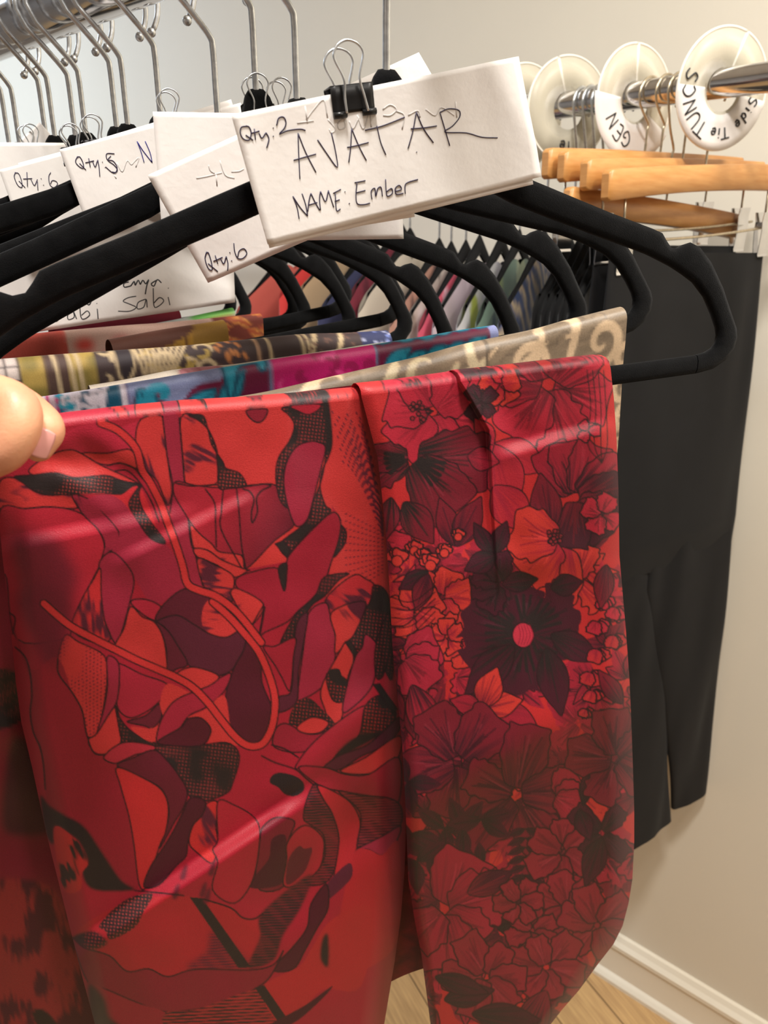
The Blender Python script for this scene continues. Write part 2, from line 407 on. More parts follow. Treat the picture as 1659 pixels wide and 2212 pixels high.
BRI, CRI, MID, DRK, BLK, INK = (lin(c) for c in ((202, 54, 50), (160, 36, 56), (178, 42, 52), (90, 30, 44), (42, 33, 31), (42, 20, 24)))
def halftone(dark, light, cell=7.5, amt=.62):
    def f(X, Y):
        d = np.maximum(np.abs(np.sin(math.pi * (X + Y * .12) / cell)), np.abs(np.sin(math.pi * (Y - X * .12) / cell)))
        k = np.clip((d - .45 - .75 * (amt - .5) * vnoise(X, Y, 46, 3)) * 3.2, 0, 1)
        big = np.clip((vnoise(X, Y, 52, 9) - .55) * 6, 0, 1)
        k = np.clip(np.maximum(k, big), 0, 1)[..., None]
        return light * (1 - k) + dark * k
    return f
def stripes(dark, light, cell=6):
    def f(X, Y):
        k = (np.clip(np.sin(2 * math.pi * (Y + X * .05) / cell) * 2 + 1.5 * (vnoise(X, Y, 40, 4) - .4) * 2, 0, 1))[..., None]
        return light * (1 - k) + dark * k
    return f
def brush(base, dark, ang, lo=.45, sc=34, seed=0):
    ca, sa = math.cos(ang), math.sin(ang)
    def f(X, Y):
        U, V = X * ca + Y * sa, -X * sa + Y * ca
        n = vnoise(U / 6, V, 5, seed) * .5 + vnoise(U / 1.3, V, sc, seed + 1)
        k = np.clip((n - lo - .25) * 5, 0, 1)[..., None]
        return base * (1 - k) + dark * k
    return f
def dots(base, dark, cell=8):
    def f(X, Y):
        jx = vnoise(X, Y, 9, 1) * 3
        d = np.hypot((X + jx) % cell - cell / 2, (Y + .5 * X) % cell - cell / 2)
        k = (np.clip((cell * .3 - d) * .8, 0, 1) * np.clip((vnoise(X, Y, 40, 5) - .2) * 4, 0, 1))[..., None]
        return base * (1 - k) + dark * k
    return f

class Z:
    """drawing in the coordinates of one close study of the cloth: origin and scale"""
    def __init__(s, cv, ox, oy, k): s.cv, s.o, s.k = cv, np.array([ox, oy], float), k
    def p(s, P): return s.o + np.asarray(P, float) * s.k
    def f(s, col, *P, line=True, **kw):
        s.cv.fill(s.p(P), col, edge=INK if line else None, **kw); return s
    def l(s, *P, w=3.4, col=None): s.cv.line(s.p(P), INK if col is None else col, w); return s

def print_large():
    cv = Canvas(-30, 830, 930, 2250, 1.9, MID)
    cv.fill([(-30, 830), (930, 830), (930, 2250), (-30, 2250)], lambda X, Y: (lin((168, 30, 46)) * 1.0 + 0 * X[..., None]), curve=False)
    a = Z(cv, 0, 780, .3617); b = Z(cv, 500, 780, .3617); c = Z(cv, 0, 1300, .3617); d = Z(cv, 500, 1300, .3617); e = Z(cv, 0, 1750, .422)
    # broad orange-red ground to the upper right
    a.f(BRI, (1080, 300), (1660, 230), (1900, 300), (2000, 1000), (1700, 1200), (1480, 1240), (1200, 1180), (1110, 700), line=False, curve=False)
    b.f(BRI, (540, 200), (800, 180), (950, 900), (950, 1500), (560, 1430), (600, 1180), (660, 950), (540, 780), line=False, curve=False)
    for k in range(26):                                             # dotted rays
        x0, y0 = 600 + 8 * k, 300 + (k * 37) % 330; n = 26; x1, y1 = 905, 960 + (k % 9) * 12
        for q in range(n):
            t = q / n
            if (q + k) % 2: continue
            x, y = x0 + (x1 - x0) * t ** .8, y0 + (y1 - y0) * t ** 1.2
            P = b.p([(x, y), (x + 7, y + 12)]); cv.line(P, DRK, 2.6, curve=False)
    for k in range(12):
        for q in range(20):
            if q % 2: continue
            x, y = 905 - 12 * q, 1020 + k * 22 + q * (k - 5) * 1.2
            cv.line(b.p([(x, y), (x - 8, y + 2)]), DRK, 2.4, curve=False)
    # upper left petals and leaves
    a.f(lin((186, 38, 58)), (380, 430), (560, 370), (700, 400), (830, 360), (850, 450), (800, 520), (770, 530), (500, 555), (330, 540), line=False)
    a.f(brush(BRI, DRK, 1.3, .62), (840, 350), (970, 330), (985, 450), (1010, 650), (1025, 780), (1000, 860), (940, 720), (860, 640), (850, 560), (810, 480))
    a.f(CRI, (975, 320), (1070, 330), (1085, 480), (1095, 640), (1110, 780), (1125, 950), (1145, 1100), (1210, 1345), (1130, 1310), (1070, 1140), (1030, 1020), (1020, 700), (1000, 560), line=False)
    a.f(brush(BRI, DRK, .5, .60), (1080, 340), (1180, 330), (1260, 440), (1300, 560), (1300, 720), (1190, 745), (1110, 730), (1095, 600))
    a.l((970, 330), (985, 450), (1000, 580), (1025, 700), (1030, 780), (1015, 905)); a.l((1070, 340), (1085, 500), (1095, 640), (1110, 780), (1125, 950), (1140, 1080), (1170, 1170), (1210, 1340))
    a.f(BRI, (490, 550), (640, 550), (780, 530), (830, 640), (720, 610), (640, 620), (560, 600))
    a.f(BRI, (300, 560), (420, 530), (500, 560), (600, 620), (750, 690), (830, 735), (730, 715), (640, 685), (540, 690), (440, 695), (330, 670), (200, 680), (180, 640))
    a.f(halftone(BLK, lin((168, 62, 54))), (85, 690), (200, 680), (330, 668), (440, 700), (540, 690), (640, 685), (730, 715), (845, 740), (800, 780), (720, 800), (620, 790), (430, 800), (290, 800), (200, 770), (130, 730))
    a.f(BLK, (220, 690), (340, 672), (390, 700), (350, 770), (290, 800), (230, 770), line=False, soft=5)
    a.f(brush(BRI, DRK, .2, .66), (0, 720), (90, 700), (200, 775), (290, 802), (430, 800), (500, 850), (440, 880), (280, 870), (150, 880), (0, 885))
    a.f(lin((186, 36, 52)), (0, 890), (150, 882), (280, 872), (400, 882), (500, 920), (580, 1000), (622, 1090), (615, 1180), (560, 1290), (480, 1450), (430, 1600), (380, 1659), (100, 1659), (40, 1300), (0, 1250))
    a.f(brush(CRI, DRK, 1.2, .7), (430, 800), (540, 830), (620, 910), (690, 990), (712, 1040), (690, 1110), (640, 1150), (605, 1190), (625, 1090), (580, 1000), (500, 920))
    a.f(lin((196, 40, 46)), (440, 800), (620, 790), (720, 830), (800, 930), (880, 1030), (960, 1085), (840, 760), (720, 800), (620, 792), line=False)
    a.f(CRI, (620, 800), (720, 830), (800, 930), (880, 1030), (980, 1085), (1050, 1180), (1080, 1290), (1105, 1350), (1000, 1420), (960, 1450), (880, 1420), (830, 1340), (760, 1220), (670, 1140), (712, 1040), (690, 980), (600, 890), (520, 830), line=False)
    a.f(halftone(BLK, lin((150, 50, 48))), (840, 745), (830, 800), (850, 880), (900, 960), (985, 1075), (960, 1087), (890, 1050), (820, 950), (770, 860), (800, 790))
    a.f(BLK, (880, 980), (985, 1075), (960, 1087), (890, 1050), line=False, soft=3)
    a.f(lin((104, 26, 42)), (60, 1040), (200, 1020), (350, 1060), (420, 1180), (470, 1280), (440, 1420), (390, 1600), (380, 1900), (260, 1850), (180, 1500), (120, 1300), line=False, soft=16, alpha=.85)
    a.f(CRI, (600, 1190), (670, 1140), (760, 1220), (800, 1310), (775, 1440), (720, 1640), (690, 1690), (620, 1540), (600, 1380), (590, 1270))
    a.f(lin((180, 36, 54)), (780, 1440), (840, 1420), (920, 1440), (975, 1480), (985, 1520), (930, 1550), (850, 1510))
    a.f(brush(lin((200, 44, 46)), DRK, 1.5, .62), (480, 1440), (560, 1300), (600, 1240), (605, 1400), (625, 1550), (660, 1659), (560, 1680), (430, 1600))
    a.f(lin((94, 26, 40)), (980, 1450), (1100, 1360), (1190, 1390), (1300, 1420), (1400, 1520), (1430, 1640), (1250, 1680), (1150, 1650), (1060, 1540), (930, 1550))
    a.f(brush(BRI, DRK, .1, .5), (1205, 1560), (1215, 1470), (1270, 1420), (1370, 1490), (1430, 1560), (1400, 1650), (1290, 1640), (1230, 1610), line=False)
    # heart shaped wedge and its leaf
    a.f(brush(BRI, DRK, -.2, .58), (1105, 760), (1150, 790), (1200, 890), (1290, 1010), (1380, 1090), (1430, 1140), (1470, 1240), (1330, 1190), (1240, 1130), (1160, 1120), (1130, 950))
    a.f(BRI, (1160, 1120), (1240, 1130), (1330, 1190), (1470, 1245), (1480, 1250), (1400, 1290), (1300, 1220), (1180, 1170))
    a.f(brush(BRI, DRK, .1, .52), (1180, 1180), (1290, 1220), (1390, 1280), (1395, 1360), (1380, 1440), (1280, 1400), (1215, 1340))
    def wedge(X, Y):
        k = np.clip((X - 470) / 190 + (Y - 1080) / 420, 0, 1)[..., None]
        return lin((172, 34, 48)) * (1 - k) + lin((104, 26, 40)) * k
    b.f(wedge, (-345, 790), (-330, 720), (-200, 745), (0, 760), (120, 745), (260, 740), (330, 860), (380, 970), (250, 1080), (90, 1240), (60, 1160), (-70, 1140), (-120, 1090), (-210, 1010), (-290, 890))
    b.l((-155, 765), (-100, 850), (-95, 960), (-90, 1110)); b.l((-50, 770), (-60, 900), (-60, 1010), (60, 1235)); b.l((30, 760), (45, 900), (60, 1100), (85, 1235))
    b.l((-330, 730), (-250, 745), (-190, 745), (-100, 740), (60, 745), (190, 735), (235, 745), (180, 775), (150, 820), (155, 900), (125, 965), (120, 900), (135, 830), (110, 780), (70, 765))
    # the black net ribbon
    a.f(halftone(BLK, lin((176, 60, 54))), (1130, 325), (1210, 325), (1240, 400), (1265, 500), (1330, 600), (1350, 640), (1430, 670), (1470, 745), (1390, 755), (1310, 760), (1300, 640), (1290, 540), (1250, 420), (1180, 350))
    b.f(lin((140, 28, 44)), (90, 295), (160, 285), (215, 290), (200, 340), (160, 368), (110, 340))
    b.f(halftone(BLK, lin((150, 52, 50)), amt=.8), (300, 285), (350, 268), (520, 262), (565, 240), (585, 320), (600, 480), (580, 570), (540, 660), (530, 760), (560, 860), (590, 900), (480, 1000), (360, 1130), (330, 1170), (290, 1090), (450, 960), (480, 860), (540, 700), (560, 520), (470, 480), (390, 510), (330, 600), (310, 700), (340, 870), (290, 830), (265, 700), (280, 580), (350, 470), (375, 380), (340, 320))
    b.f(BLK, (540, 250), (585, 250), (600, 480), (575, 560), (560, 520), (560, 400), line=False, soft=3); b.f(BLK, (330, 285), (370, 275), (420, 330), (390, 345), (350, 320), line=False, soft=3)
    b.f(lin((172, 32, 48)), (350, 270), (430, 258), (530, 258), (520, 290), (460, 320), (400, 300))
    b.f(CRI, (470, 480), (520, 485), (562, 520), (530, 660), (490, 820), (450, 950), (385, 985), (335, 860), (312, 720), (332, 600), (390, 510))
    b.f(halftone(BLK, lin((130, 40, 44))), (655, 980), (685, 1020), (680, 1080), (650, 1130), (610, 1170), (640, 1060), (660, 1010))
    b.f(lin((158, 28, 46)), (600, 905), (650, 950), (642, 1060), (600, 1190), (550, 1330), (480, 1420), (400, 1490), (330, 1560), (200, 1620), (165, 1645), (190, 1470), (150, 1420), (40, 1360), (30, 1300), (120, 1260), (280, 1240), (312, 1370), (328, 1310), (330, 1200), (360, 1140), (480, 1010))
    b.f(BLK, (280, 1240), (330, 1210), (326, 1310), (312, 1370)); b.f(BLK, (262, 1092), (312, 1070), (352, 1135), (330, 1172), curve=False)
    b.f(brush(BRI, DRK, -.5, .6), (-5, 1380), (40, 1360), (190, 1450), (140, 1560), (90, 1560), (20, 1440)); b.l((200, 1470), (170, 1640)); b.l((190, 1460), (120, 1580))
    b.f(halftone(BLK, lin((120, 40, 42)), amt=.9), (555, 1290), (700, 1268), (640, 1310), (560, 1400), (480, 1460), (420, 1560), (370, 1660), (290, 1690), (380, 1520), (500, 1400))
    b.f(brush(lin((190, 42, 48)), DRK, .6, .66), (560, 1430), (640, 1340), (740, 1275), (800, 1300), (855, 1340), (840, 1420), (780, 1490), (690, 1525), (590, 1520))
    b.f(halftone(BLK, lin((140, 46, 46))), (850, 1340), (920, 1370), (950, 1500), (960, 1900), (860, 1750), (700, 1700), (760, 1560), (830, 1430))
    # middle right
    d.f(CRI, (460, 70), (560, 5), (590, 80), (620, 200), (620, 330), (600, 400), (530, 520), (390, 590), (400, 500), (430, 280))
    d.f(DRK, (390, 130), (455, 70), (430, 250), (400, 420), (388, 600), (280, 660), (285, 570), (355, 535), (370, 330))
    d.f(lin((160, 30, 46)), (190, 270), (260, 265), (380, 215), (370, 330), (350, 530), (300, 450), (260, 380))
    d.f(brush(BRI, DRK, .9, .7), (600, 60), (800, 0), (740, 180), (690, 240), (620, 310), (620, 200))
    d.f(BRI, (640, 310), (690, 240), (730, 340), (690, 470), (660, 690), (600, 750), (560, 650), (535, 520))
    d.f(halftone(BLK, lin((150, 44, 42))), (570, 430), (690, 470), (670, 590), (600, 580)); d.f(BLK, (580, 410), (640, 400), (660, 440), (690, 480), (690, 510), (600, 475), line=False)
    d.f(CRI, (800, 195), (860, 240), (872, 290), (858, 440), (830, 520), (760, 600), (665, 660), (690, 500), (740, 330), (780, 270))
    d.f(halftone(BLK, lin((140, 46, 46))), (862, 260), (940, 60), (960, 230), (930, 350), (900, 450), (862, 440)); d.f(BLK, (680, 240), (705, 228), (752, 300), (735, 328), curve=False)
    d.f(lin((150, 30, 46)), (280, 740), (340, 730), (440, 785), (530, 785), (620, 740), (560, 850), (400, 900), (260, 870), (250, 800))
    d.f(halftone(BLK, lin((150, 44, 42))), (340, 720), (380, 610), (460, 575), (540, 640), (620, 735), (540, 770), (440, 760), (380, 740), line=False); d.f(BRI, (390, 750), (480, 690), (580, 720), (530, 780), (440, 785))
    d.f(lin((168, 34, 48)), (660, 700), (800, 620), (812, 700), (760, 800), (640, 900), (560, 985), (440, 985), (380, 990), (480, 850))
    d.f(halftone(BLK, lin((160, 46, 42)), amt=.8), (800, 620), (900, 560), (985, 670), (900, 780), (800, 830), (700, 890), (625, 915), (760, 800)); d.f(BLK, (630, 910), (720, 820), (890, 770), (870, 810), (720, 890), line=False, soft=3)
    d.f(BLK, (848, 495), (885, 490), (990, 640), (968, 672), curve=False)
    d.f(DRK, (545, 1000), (640, 920), (800, 860), (900, 780), (1000, 690), (1000, 770), (900, 865), (770, 925), (650, 1000))
    d.f(brush(BRI, DRK, -.5, .72), (650, 1010), (800, 930), (1000, 800), (1000, 920), (900, 1005), (780, 1030))
    d.f(lin((162, 32, 46)), (400, 990), (560, 990), (680, 1030), (820, 1030), (1000, 930), (1000, 1190), (900, 1170), (650, 1130), (530, 1100))
    d.f(BLK, (230, 1080), (240, 1040), (290, 1020), (380, 1040), (430, 1080), (430, 1130), (380, 1160), (320, 1150), (280, 1110), line=False)
    d.l((180, 920), (260, 960), (380, 1000), (440, 1050), (500, 1100)); d.l((240, 855), (320, 880), (400, 930)); d.l((530, 1095), (600, 1140), (690, 1180))
    # lower right flower
    d.f(stripes(BLK, lin((126, 34, 40))), (500, 1085), (550, 1180), (620, 1300), (642, 1400), (632, 1550), (560, 1680), (400, 1680), (540, 1560), (558, 1450), (540, 1380), (470, 1330), (430, 1290), (450, 1180))
    d.f(lin((186, 38, 44)), (520, 1095), (690, 1180), (760, 1280), (770, 1380), (740, 1500), (680, 1680), (610, 1680), (635, 1500), (640, 1390), (600, 1260), (550, 1180))
    d.f(stripes(lin((70, 26, 30)), lin((140, 40, 44))), (640, 1130), (780, 1160), (930, 1170), (1010, 1220), (1010, 1330), (900, 1400), (755, 1475), (775, 1300), (740, 1220))
    d.f(CRI, (755, 1475), (900, 1400), (1010, 1340), (980, 1440), (900, 1512), (820, 1480))
    d.f(lin((184, 36, 42)), (740, 1490), (820, 1480), (900, 1512), (1000, 1450), (1000, 2000), (800, 2200), (560, 2300), (640, 1900), (690, 1660), line=False)
    d.f(lin((124, 26, 40)), (150, 1700), (172, 1400), (200, 1330), (270, 1288), (375, 1310), (350, 1400), (320, 1500), (310, 1700)); d.f(lin((74, 20, 32)), (240, 1420), (322, 1395), (325, 1560), (290, 1690), (100, 1700), (220, 1540), line=False)
    d.f(lin((176, 34, 46)), (330, 1450), (390, 1360), (460, 1338), (540, 1400), (552, 1480), (520, 1600), (400, 1690), (310, 1690), (330, 1540)); d.f(lin((100, 24, 38)), (400, 1460), (435, 1475), (480, 1470), (470, 1530), (430, 1620), (330, 1690), (340, 1540), line=False)
    d.f(DRK, (700, 1560), (720, 1640), (650, 1720), (560, 1800), (480, 1900), (560, 1700), line=False)
    # stems and the big dark petals inside the loop
    d.f(DRK, (0, 250), (30, 240), (60, 350), (60, 470), (120, 610), (130, 710), (90, 800), (40, 850), (-60, 840), (-120, 760), (-155, 620), (-140, 500), (-100, 390), (-60, 300)) if 0 else None
    c.f(DRK, (930, 120), (1050, 80), (1150, 130), (1250, 190), (1350, 212), (1440, 170), (1480, 230), (1400, 390), (1310, 440), (1200, 420), (1120, 370), (1050, 250), (980, 150))
    c.f(lin((98, 28, 42)), (930, 120), (1000, 170), (1060, 260), (1120, 370), (1060, 400), (990, 420), (995, 300), (970, 200))
    c.f(lin((84, 22, 36)), (1480, 235), (1555, 330), (1565, 480), (1620, 620), (1632, 700), (1590, 800), (1540, 852), (1450, 840), (1380, 750), (1345, 620), (1360, 500), (1400, 390), (1450, 300))
    c.f(BRI, (780, 30), (850, 90), (920, 120), (970, 200), (992, 310), (990, 420), (900, 375), (700, 290), (690, 250), (740, 160))
    c.f(lin((170, 34, 52)), (700, 370), (840, 430), (995, 490), (980, 560), (900, 640), (790, 692), (720, 660), (695, 590), (712, 500))
    c.f(dots(BRI, DRK), (390, 200), (470, 240), (620, 320), (640, 450), (620, 620), (580, 780), (530, 810), (510, 760), (490, 650), (430, 540), (350, 430), (345, 340))
    c.f(CRI, (640, 330), (705, 360), (712, 480), (695, 600), (640, 690), (580, 785), (620, 640), (642, 500))
    c.f(BRI, (530, 820), (580, 785), (690, 625), (712, 760), (722, 840), (680, 890), (600, 912), (540, 880))
    c.f(lin((150, 28, 42)), (60, 60), (180, 400), (340, 330), (430, 540), (500, 700), (530, 860), (620, 920), (700, 980), (720, 1100), (770, 1280), (830, 1690), (720, 1690), (600, 1480), (430, 1300), (290, 1220), (260, 980), (200, 780), (180, 660), (190, 500), (120, 300), line=False)
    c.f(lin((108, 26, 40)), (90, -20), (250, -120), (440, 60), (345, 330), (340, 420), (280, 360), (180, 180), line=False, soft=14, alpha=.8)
    c.l((90, 270), (150, 330), (180, 430), (190, 560), (180, 660), (200, 780), (240, 870), (260, 980), (270, 1120)); c.l((50, 60), (90, 100), (75, 190)); c.l((345, 340), (350, 430), (430, 540), (490, 650), (515, 780), (560, 900), (640, 915))
    c.f(halftone(BLK, lin((126, 44, 42))), (688, 620), (720, 700), (780, 770), (860, 820), (945, 850), (930, 865), (800, 830), (755, 845), (720, 895), (650, 912), (720, 840), (708, 740)); c.f(BLK, (760, 770), (860, 820), (945, 850), (860, 845), (780, 815), line=False, soft=2)
    c.f(lin((104, 28, 42)), (950, 610), (965, 690), (910, 755), (860, 740), (760, 715), (870, 680))
    c.f(BRI, (1000, 490), (1130, 540), (1160, 560), (1060, 590), (1000, 660), (960, 720), (930, 830), (860, 820), (780, 745), (910, 755), (970, 690), (955, 600), line=False)
    c.f(lin((164, 34, 52)), (1380, 430), (1335, 540), (1230, 630), (1130, 680), (1060, 770), (942, 840), (950, 740), (1000, 640), (1060, 580), (1170, 530), (1310, 455))
    c.f(BRI, (1150, 390), (1310, 448), (1175, 525), (1050, 445))
    c.f(BRI, (1230, 640), (1340, 560), (1380, 760), (1440, 850), (1250, 860), (1262, 760), (1200, 690), (1120, 690), line=False)
    c.f(lin((86, 24, 36)), (940, 840), (1080, 750), (1120, 700), (1200, 695), (1255, 750), (1252, 800), (1210, 855), (1100, 865))
    c.f(halftone(BLK, lin((132, 48, 46)), amt=.85), (930, 860), (1150, 865), (1350, 840), (1430, 920), (1390, 1080), (1350, 1145), (1220, 1192), (1140, 1170), (1060, 1050), (980, 930)); c.f(BLK, (1140, 880), (1260, 900), (1200, 960), (1220, 1060), (1140, 1060), line=False, soft=5); c.f(BLK, (1300, 1000), (1390, 1000), (1360, 1130), (1290, 1090), line=False, soft=5)
    c.f(lin((178, 42, 54)), (620, 925), (740, 840), (920, 860), (900, 900), (820, 910), (740, 945), (680, 965))
    c.f(lin((100, 26, 38)), (700, 980), (800, 930), (920, 885), (1000, 950), (1070, 1040), (1118, 1130), (1100, 1220), (1040, 1320), (955, 1470), (1000, 1320), (1005, 1220), (965, 1120), (870, 1060))
    c.f(lin((194, 42, 42)), (700, 990), (870, 1060), (970, 1130), (1005, 1230), (990, 1370), (950, 1465), (880, 1690), (832, 1690), (800, 1450), (770, 1280), (720, 1100))
    c.f(brush(lin((196, 44, 42)), DRK, 1.0, .62), (1230, 1210), (1300, 1200), (1290, 1340), (1300, 1440), (1270, 1560), (1180, 1500), (1130, 1440), (1150, 1340))
    c.f(lin((172, 34, 46)), (1300, 1195), (1400, 1215), (1520, 1290), (1552, 1400), (1510, 1659), (1400, 1800), (1270, 1720), (1300, 1560), (1270, 1480), (1300, 1420))
    c.f(lin((78, 24, 34)), (1140, 1170), (1225, 1190), (1210, 1270), (1150, 1340), (1122, 1440), (1110, 1520), (1050, 1580), (950, 1690), (860, 1700), (900, 1580), (980, 1460), (1040, 1360), (1090, 1260))
    c.f(BLK, (240, 1160), (300, 1220), (380, 1270), (500, 1340), (600, 1480), (720, 1659), (800, 1720), (560, 1720), (490, 1620), (525, 1560), (480, 1450), (430, 1400), (330, 1340), (320, 1450), (270, 1380), line=False, soft=2)
    c.f(brush(lin((190, 44, 42)), BLK, 1.2, .55), (330, 1340), (430, 1400), (490, 1470), (525, 1560), (490, 1620), (480, 1720), (380, 1720), (330, 1480), line=False)
    band = [(262, 10), (340, 80), (430, 150), (560, 220), (700, 290), (820, 350), (960, 410), (1050, 450), (1150, 510), (1240, 600), (1310, 690), (1400, 800), (1480, 858), (1560, 852), (1612, 780), (1638, 680), (1640, 560), (1600, 420), (1540, 290), (1460, 190), (1370, 90), (1270, 0)]
    def ribbon(zz, P, w):
        P = zz.p(P); cv.line(P, INK, w + 6); cv.line(P, lin((204, 50, 48)), w)
    ribbon(c, band, 13)
    ribbon(a, [(600, 370), (690, 405), (770, 470), (820, 540), (848, 650), (900, 730), (960, 850), (1000, 960), (1045, 1080), (1090, 1220), (1120, 1330), (1190, 1370), (1280, 1400), (1370, 1460), (1450, 1540), (1560, 1680)], 13)
    a.l((640, 625), (720, 610), (800, 640), (850, 700)); a.l((690, 655), (760, 655), (830, 720), (900, 830), (950, 960))
    # bottom
    e.f(lin((176, 36, 42)), (370, 650), (640, 470), (940, 440), (1040, 455), (1180, 500), (1240, 550), (1300, 555), (1340, 600), (1280, 810), (1000, 820), (860, 850), (650, 820), (560, 740), line=False)
    e.f(stripes(DRK, lin((150, 34, 42))), (1090, 620), (1280, 800), (960, 815), (1060, 720), line=False, soft=6)
    e.f(halftone(BLK, lin((160, 60, 54)), amt=.8), (510, 585), (640, 460), (780, 428), (735, 520), (690, 600), (570, 662), (540, 620), line=False)
    e.f(halftone(BLK, lin((150, 50, 48)), amt=.8), (370, 650), (480, 620), (550, 680), (480, 715), (420, 700), line=False, soft=3)
    e.f(stripes(BLK, lin((110, 34, 38))), (1330, 540), (1480, 400), (1600, 330), (1540, 500), (1450, 640), (1400, 770), (1270, 805), (1330, 650), line=False, soft=3)
    e.f(lin((78, 22, 34)), (1670, 380), (1680, 500), (1620, 610), (1560, 720), (1500, 815), (1395, 815), (1500, 700), (1572, 600), (1592, 480))
    e.f(lin((184, 40, 42)), (1530, 800), (1600, 700), (1700, 560), (1900, 500), (1850, 900), (1650, 920), (1500, 1080), (1400, 1080), (1340, 910), line=False)
    e.f(lin((136, 30, 42)), (370, 660), (430, 705), (560, 745), (650, 825), (760, 812), (860, 852), (1000, 815), (1280, 818), (1400, 790), (1450, 720), (1385, 850), (1310, 912), (1150, 992), (1000, 1020), (840, 1032), (690, 980), (550, 920), (450, 880))
    e.f(lin((154, 32, 44)), (450, 880), (550, 925), (690, 985), (845, 1035), (900, 1120), (600, 1120), (520, 1000), line=False)
    e.f(stripes(BLK, lin((170, 44, 44)), 7), (850, 1035), (1000, 1022), (1320, 915), (1360, 1000), (1420, 1080), (1500, 1120), (900, 1120), line=False)
    e.f(BLK, (970, 445), (1035, 450), (1285, 805), (1220, 808), curve=False, line=False); e.f(BLK, (1305, 910), (1352, 895), (1470, 1065), (1420, 1080), curve=False, line=False)
    e.f(lin((66, 20, 30)), (1700, 900), (1650, 965), (1500, 1092), (1380, 1100), (1560, 1000), line=False); e.f(BLK, (1650, 660), (1680, 640), (1680, 800), (1640, 760), line=False, soft=3)
    for x, y in ((940, 310), (1085, 290), (900, 410), (1040, 400), (1060, 430)): e.f(lin((100, 28, 40)), (x - 20, y + 40), (x, y - 20), (x + 20, y - 30), (x + 8, y + 40), line=False, soft=2)
    e.l((690, 412), (800, 422), (940, 437)); e.l((1040, 455), (1180, 500), (1240, 550), (1300, 557), (1345, 530))
    e.f(BLK, (450, 890), (530, 960), (560, 1060), (620, 1110), (480, 1110), line=False, soft=4)
    return cv

def petal_poly(cx, cy, a, L, wd, wob, rs, n=11):
    ca, sa = math.cos(a), math.sin(a); out = []
    for t in np.linspace(0, 1, n): out.append((L * t, wd * math.sin(math.pi * min(t * .62 + .02, 1) ** .8) * (1 + wob * (rs.rand() - .5))))
    tip = [(L * (1 + wob * .3 * (rs.rand() - .5)), out[-1][1] * q) for q in (.5, 0, -.5)]
    bot = [(x, -y * (1 + wob * .3 * (rs.rand() - .5))) for x, y in out[::-1]]
    return [(cx + x * ca - y * sa, cy + x * sa + y * ca) for x, y in out[1:] + tip + bot[:-1]]
def leaf_poly(cx, cy, a, L, wd, n=9):
    ca, sa = math.cos(a), math.sin(a); up = [(L * t, wd * math.sin(math.pi * t ** .85)) for t in np.linspace(0, 1, n)]
    P = up + [(x, -y) for x, y in up[::-1][1:-1]]
    return [(cx + x * ca - y * sa, cy + x * sa + y * ca) for x, y in P]
def shade_petal(cx, cy, a, L, edge, core, rs, dark_tip=None):
    ca, sa = math.cos(a), math.sin(a); sd = rs.randint(1000)
    def f(X, Y):
        u, v = (X - cx) * ca + (Y - cy) * sa, -(X - cx) * sa + (Y - cy) * ca
        t = np.clip(u / L, 0, 1); ang = v / (u + .25 * L)
        s = vnoise(ang * 26, t * 1.2, 1.0, sd)
        if dark_tip is None:
            k = np.clip((.52 - t) * 1.9 + (s - .42) * 1.7, 0, 1)[..., None]; return edge * (1 - k) + core * k
        k = np.clip((t - .55 + (s - .5) * .9) * 4, 0, 1)[..., None]
        return edge * (1 - k) + dark_tip * k
    return f
def flower(cv, cx, cy, r, n, edge, core, rs, rot=0, wd=.42, ink=True, lw=2.6, wob=.22, span=2 * math.pi, tip=None):
    for k in range(n):
        a = rot + span * k / n + (rs.rand() - .5) * .25; L = r * (.85 + .3 * rs.rand())
        cv.fill(petal_poly(cx, cy, a, L, L * wd, wob, rs), shade_petal(cx, cy, a, L, edge, core, rs, tip), curve=True, edge=INK if ink else None, ew=lw)
        if L > 20:
            for q in range(int(4 + L / 14)):                          # painted veins
                b_ = (rs.rand() - .5) * 1.5 * wd; t0, t1 = .10 + .2 * rs.rand(), .45 + .45 * rs.rand(); d_ = core * .8 if rs.rand() < .75 else np.minimum(edge * 1.25 + .01, 1)
                cv.line([(cx + L * t * math.cos(a + b_ * t ** .6), cy + L * t * math.sin(a + b_ * t ** .6)) for t in np.linspace(t0, t1, 4)], d_, 1.6 + 2.6 * rs.rand() * min(1, L / 70), curve=False, alpha=.75)
def leaf(cv, cx, cy, a, L, wd, edge, core, rs, ink=True, tip=None):
    cv.fill(leaf_poly(cx, cy, a, L, wd), shade_petal(cx, cy, a, L, edge, core, rs, tip), edge=INK if ink else None, ew=2.4)
    cv.line([(cx, cy), (cx + .8 * L * math.cos(a), cy + .8 * L * math.sin(a))], core, 2.4)
def stamens(cv, cx, cy, r, rs):
    for k in range(14):
        a, q = rs.rand() * 6.28, r * rs.rand() ** .5
        x, y = cx + q * math.cos(a), cy + q * math.sin(a); cv.line([(cx + r * 1.3, cy), (x, y)], INK, 1.6, curve=False)
        cv.fill([(x + 4.6 * math.cos(t), y + 4.6 * math.sin(t)) for t in np.linspace(0, 6.28, 8, endpoint=False)], lin((150, 40, 46)), edge=INK, ew=2)

